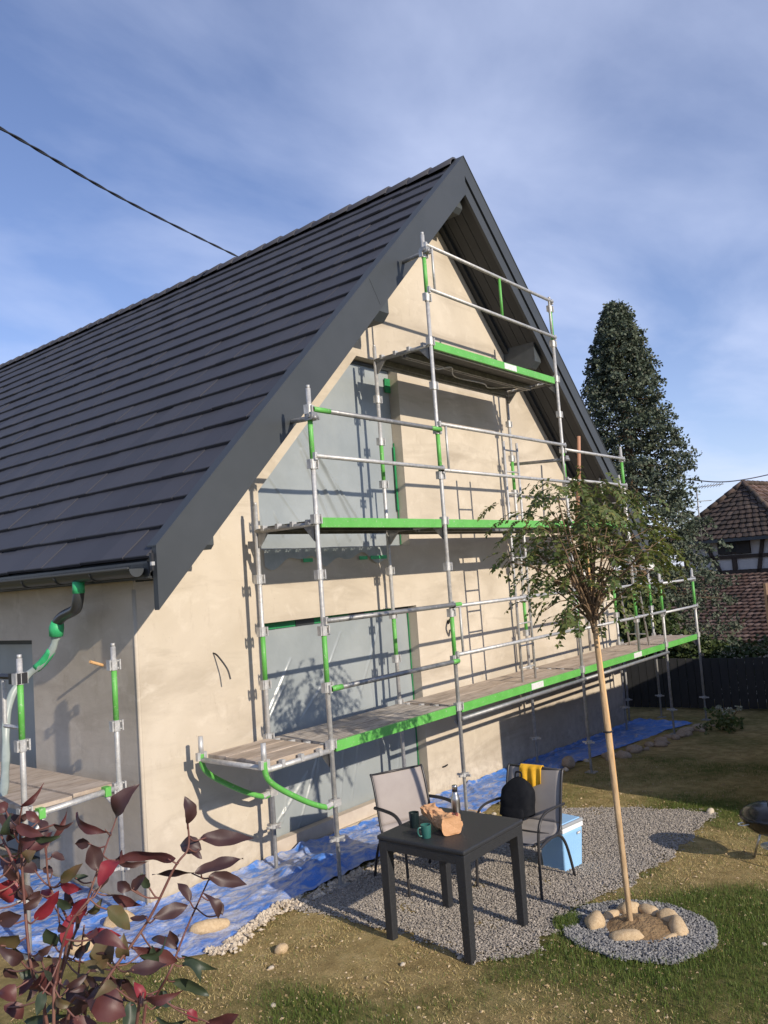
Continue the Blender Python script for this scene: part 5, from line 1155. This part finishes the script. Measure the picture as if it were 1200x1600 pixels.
# television aerial
ta = V(at(1092, 800, 25.0)); ae = empty('aerial', ta, 'thin television aerial on a mast beside the old tiled roof', 'aerial')
h = 40 / FPX * 25; obj('mast', MB().tube([(0, 0, -.9), (-.02, 0, h)], .022, 8), 'steeld', ae, True)
bd_ = cr_ax * 1.0 + V((0, 0, .06)); obj('boom', MB().tube([V((-.02, 0, h - .03)) - bd_ * .1, V((-.02, 0, h - .03)) + bd_ * .85], .012, 6), 'steeld', ae, True)
for k in range(9):
    c = V((-.02, 0, h - .03)) + bd_ * (.05 + .09 * k); obj('element', MB().tube([c - CF * .18 + V((0, 0, .06)), c + CF * .18 - V((0, 0, .06))], .007, 5), 'steeld', ae, True)
obj('boom', MB().tube([V((0, 0, h * .42)) - cr_ax * .22, V((0, 0, h * .42)) + cr_ax * .42], .012, 6), 'steeld', ae, True)
obj('element', MB().tube([V((0, 0, h * .66)) - cr_ax * .25, V((0, 0, h * .68)) + cr_ax * .1], .008, 5), 'steeld', ae, True); obj('element', MB().tube([V((0, 0, h * .20)) - cr_ax * .2, V((0, 0, h * .2)) + cr_ax * .1], .008, 5), 'steeld', ae, True)
# --- low outbuilding with clay tile roof in front of it
ob = V((17.9, 1.0, 0)); bn = empty('outbuilding', (ob.x, ob.y, -1.9), 'low outbuilding with red brown clay tile roof in front of the half-timbered house', 'outbuilding', None, NRZ)
obj('wall', MB().bx(.35, 3.2, -4.4, 2.4, 0, 2.1), 'infill', bn); ro2 = obj('roof', MB().poly([(0, 2.6, 2.10), (0, -4.6, 2.10), (3.2, -4.6, 3.74), (3.2, 2.6, 3.74)]), 'timber', bn, False, False)
o = obj('roof_tiles', tiled((0, 2.6, 2.13), (0, -4.6, 2.13), (3.2, 2.6, 3.77), (3.2, -4.6, 3.77), 40, 20, .05, rn), 'oldtile', ro2, False, False); o['kind'] = 'stuff'

# ------------------------------------------------------------------ red-leaved shrub close to the photographer
rs = random.Random(4)
def lmat(nm, a, b, tr): return mat(nm, a, b, 18, 0.48, trans=tr, bump=.15, bscale=60, bdist=.003, spec=.5)
LM = [lmat('leaf_maroon', (.045, .020, .021), (.070, .034, .030), .15), lmat('leaf_red_brown', (.085, .026, .028), (.13, .045, .040), .28), lmat('leaf_crimson', (.24, .020, .038), (.32, .040, .045), .35), lmat('leaf_olive', (.10, .095, .035), (.14, .085, .045), .25), lmat('leaf_dark_green', (.028, .045, .026), (.045, .060, .030), .18)]
STEM = mat('red_stem', (.13, .048, .042), (.19, .095, .072), 20, .6)
def c1(x, y): return (x / 2.857, 1180 + y / 2.857)
DEP = 1.55
rootp = at(*c1(330, 1900), 1.62); rz0 = g(rootp.x, rootp.y)
sh = empty('red_leaved_shrub', (rootp.x, rootp.y, rz0), 'shrub with glossy maroon and crimson leaves on slender red stems', 'shrub')
O = V(sh.location)
def cpt(x, y, D=DEP): return at(*c1(x, y), D) - O
stems = [([(210, 1200), (140, 950), (105, 600), (90, 350), (80, 318)], 1.50), ([(200, 1200), (262, 1000), (305, 760), (222, 585), (205, 395)], 1.58), ([(300, 1200), (420, 1100), (490, 980), (660, 740), (780, 500), (840, 415), (838, 300)], 1.48),
         ([(640, 1200), (700, 1070), (760, 960), (830, 780), (935, 548)], 1.66), ([(340, 1200), (348, 1000), (376, 760)], 1.70), ([(255, 1200), (300, 900), (372, 700), (430, 530), (495, 345)], 1.62), ([(120, 640), (60, 480), (0, 350)], 1.52), ([(240, 1200), (252, 1000), (300, 780), (400, 640)], 1.44), ([(610, 1200), (630, 1120), (640, 1060)], 1.42)]
ALLP = []
for P, D in stems:
    pts = [cpt(x, y, D + .05 * rs.uniform(-1, 1) * (i > 0)) for i, (x, y) in enumerate(P)]
    lo_ = [V((rs.gauss(0, .05), rs.gauss(0, .05), 0)), pts[0] * .5 + V((rs.gauss(0, .02), rs.gauss(0, .02), 0))] if P[0][1] >= 1200 else []
    pts = smoothpath(lo_ + pts, 5); n_ = len(pts); ALLP += pts
    o = obj('stem', MB().tube(pts, [.0040 - .0024 * i / n_ for i in range(n_)], 7), STEM, sh, True)
def leaf_obj(B, T, w, ci, curl, roll, root=None, seed=0):
    d = T - B; L = d.length; d.normalize(); toc = (CAM - (B + O)).normalized(); s_ = d.cross(toc).normalized(); s_.rotate(Matrix.Rotation(roll, 3, d)); nn = s_.cross(d)
    k1 = .75 + .5 * ((seed * 37) % 10) / 10; bend = (((seed * 53) % 11) / 11 - .5) * .22
    def fn(a, b):
        q = (b - .5) * 2
        wd = w * .5 * (math.sin(math.pi * a ** (.78 if seed % 3 else 1.15)) ** .8) * (1 if a < .75 else 1 - .25 * (a - .75) / .25) if 0 < a < 1 else 0.0
        wd *= 1 + .05 * math.sin(a * 19 + seed + q)
        return B + d * (L * a) + s_ * (q * wd + bend * L * a * a) + nn * (curl * L * (math.sin(a * math.pi) - .5 * a * a) + .30 * k1 * abs(q) ** 1.3 * wd + .03 * L * math.sin(a * 9 + seed) * q)
    m_ = MB().grid(fn, 14, 8)
    o = obj('leaf', m_, LM[ci], sh, True, False)
    if root is not None:
        ml = B + (root - B) * .5 + V((0, 0, -.006)); obj('petiole', MB().tube(smoothpath([root, ml, B + d * L * .12], 4), [.0016] * 9, 5), STEM, o, True)
    return o
LV = [(835, 310, 845, 165, 88, 0), (890, 370, 1165, 355, 74, 0), (900, 420, 785, 395, 88, 0), (830, 415, 912, 468, 44, 0), (782, 465, 480, 440, 72, 1), (870, 525, 1118, 468, 80, 0), (880, 525, 655, 545, 40, 0), (930, 540, 1128, 572, 78, 0), (850, 652, 783, 556, 56, 0), (680, 727, 862, 668, 76, 0), (975, 732, 912, 588, 52, 0), (955, 640, 992, 730, 60, 0), (662, 722, 568, 738, 42, 0), (795, 862, 648, 812, 44, 0), (785, 855, 755, 772, 62, 0), (588, 855, 822, 946, 80, 1), (808, 892, 992, 988, 36, 4), (813, 928, 922, 1012, 56, 4), (758, 1003, 962, 1066, 66, 4), (575, 962, 772, 928, 74, 0),
      (515, 272, 628, 112, 90, 0), (490, 345, 308, 238, 62, 1), (210, 400, 337, 218, 28, 1), (88, 232, 205, 112, 32, 1), (440, 522, 395, 382, 98, 0), (400, 392, 326, 396, 52, 0), (518, 462, 676, 492, 42, 0), (588, 602, 518, 556, 62, 0), (588, 602, 655, 515, 54, 0), (498, 620, 655, 675, 56, 1), (308, 752, 405, 622, 74, 2), (158, 738, 283, 588, 74, 2), (268, 562, 388, 484, 54, 3), (238, 522, 188, 496, 44, 0), (328, 548, 405, 534, 30, 4), (-10, 630, 88, 526, 115, 2), (88, 402, 228, 328, 58, 0), (78, 332, -10, 255, 84, 0), (75, 312, 202, 382, 54, 1), (118, 472, 155, 416, 74, 3), (152, 622, 28, 608, 74, 0), (-10, 742, 112, 708, 74, 0),
      (-10, 856, 102, 796, 122, 3), (242, 930, 118, 1074, 124, 1), (128, 908, 175, 955, 54, 0), (492, 788, 458, 984, 124, 3), (383, 802, 565, 798, 48, 2), (478, 678, 594, 795, 84, 3), (298, 1028, 384, 1175, 124, 0), (388, 1000, 602, 1052, 48, 0), (408, 1098, 592, 1152, 150, 1), (548, 998, 643, 1104, 124, 0), (698, 1078, 774, 1124, 78, 4), (648, 1080, 842, 1060, 44, 1), (-10, 1058, 78, 1102, 94, 1), (18, 1118, 112, 1195, 74, 1), (838, 1138, 892, 1195, 54, 2), (918, 1198, 1082, 1148, 64, 1), (698, 1170, 862, 1192, 34, 4), (108, 1188, 332, 1168, 44, 4),
      (80, 560, 20, 480, 60, 0), (110, 690, 200, 610, 50, 0), (60, 320, 30, 400, 70, 0), (250, 860, 200, 760, 70, 4), (330, 850, 250, 790, 60, 4), (300, 1100, 200, 1130, 50, 4), (500, 900, 420, 860, 60, 0), (560, 900, 540, 790, 70, 3), (460, 1060, 560, 990, 70, 0), (250, 640, 330, 690, 55, 4), (390, 700, 470, 640, 46, 3), (30, 250, -20, 210, 60, 1), (180, 300, 100, 250, 50, 1), (230, 440, 300, 470, 50, 0), (20, 950, 90, 1000, 60, 0), (640, 1100, 600, 1000, 56, 2), (690, 1130, 740, 1040, 50, 4), (170, 880, 250, 850, 40, 0)]
SPX = [(*pix(p + O), p) for p in ALLP]
for li, (x0, y0, x1, y1, w, ci) in enumerate(LV):
    bx0, by0 = c1(x0, y0); near = min(SPX, key=lambda q: (q[0] - bx0) ** 2 + (q[1] - by0) ** 2)
    x1, y1 = x0 + (x1 - x0) * .88, y0 + (y1 - y0) * .88
    D = near[2] + rs.uniform(-.05, .05); Lp = math.hypot(x1 - x0, y1 - y0); dz_ = rs.uniform(-.4, .4) * Lp / 2.857 / FPX * D
    leaf_obj(cpt(x0, y0, D), cpt(x1, y1, D + dz_), w / 2.857 / FPX * D * rs.uniform(.80, .98), ci, rs.uniform(-.08, .28), rs.uniform(-.85, .85), near[3], li)
for _ in range(46):      # foliage below and left of the frame, so the shrub is whole
    p = V((rs.gauss(0, .28), rs.gauss(0, .28), rs.uniform(.15, .75))); q = pix(p + O)
    if q[1] < 1560 and -20 < q[0] < 480: continue
    d = V((rs.gauss(0, 1), rs.gauss(0, 1), rs.gauss(.2, .6))).normalized(); leaf_obj(p, p + d * rs.uniform(.07, .11), rs.uniform(.03, .045), rs.choice((0, 0, 1, 3, 4)), .08, rs.uniform(-.6, .6), None, _)
for li in range(130):     # smaller leaves and side twigs crowding the lower left of the shrub
    q = rs.choice(SPX)
    if not (-30 < q[0] < 250 and 1290 < q[1] < 1640): continue
    p = q[3]; d = V((rs.gauss(0, 1), rs.gauss(0, 1), rs.gauss(.1, .7))).normalized(); b0 = p + d * rs.uniform(.02, .07)
    d2 = (d + V((rs.gauss(0, .4), rs.gauss(0, .4), rs.gauss(-.2, .4)))).normalized(); L = rs.uniform(.03, .075)
    leaf_obj(b0, b0 + d2 * L, L * rs.uniform(.34, .46), rs.choice((0, 0, 0, 1, 1, 2, 3, 4)), rs.uniform(-.1, .3), rs.uniform(-1.2, 1.2), p, li + 200)
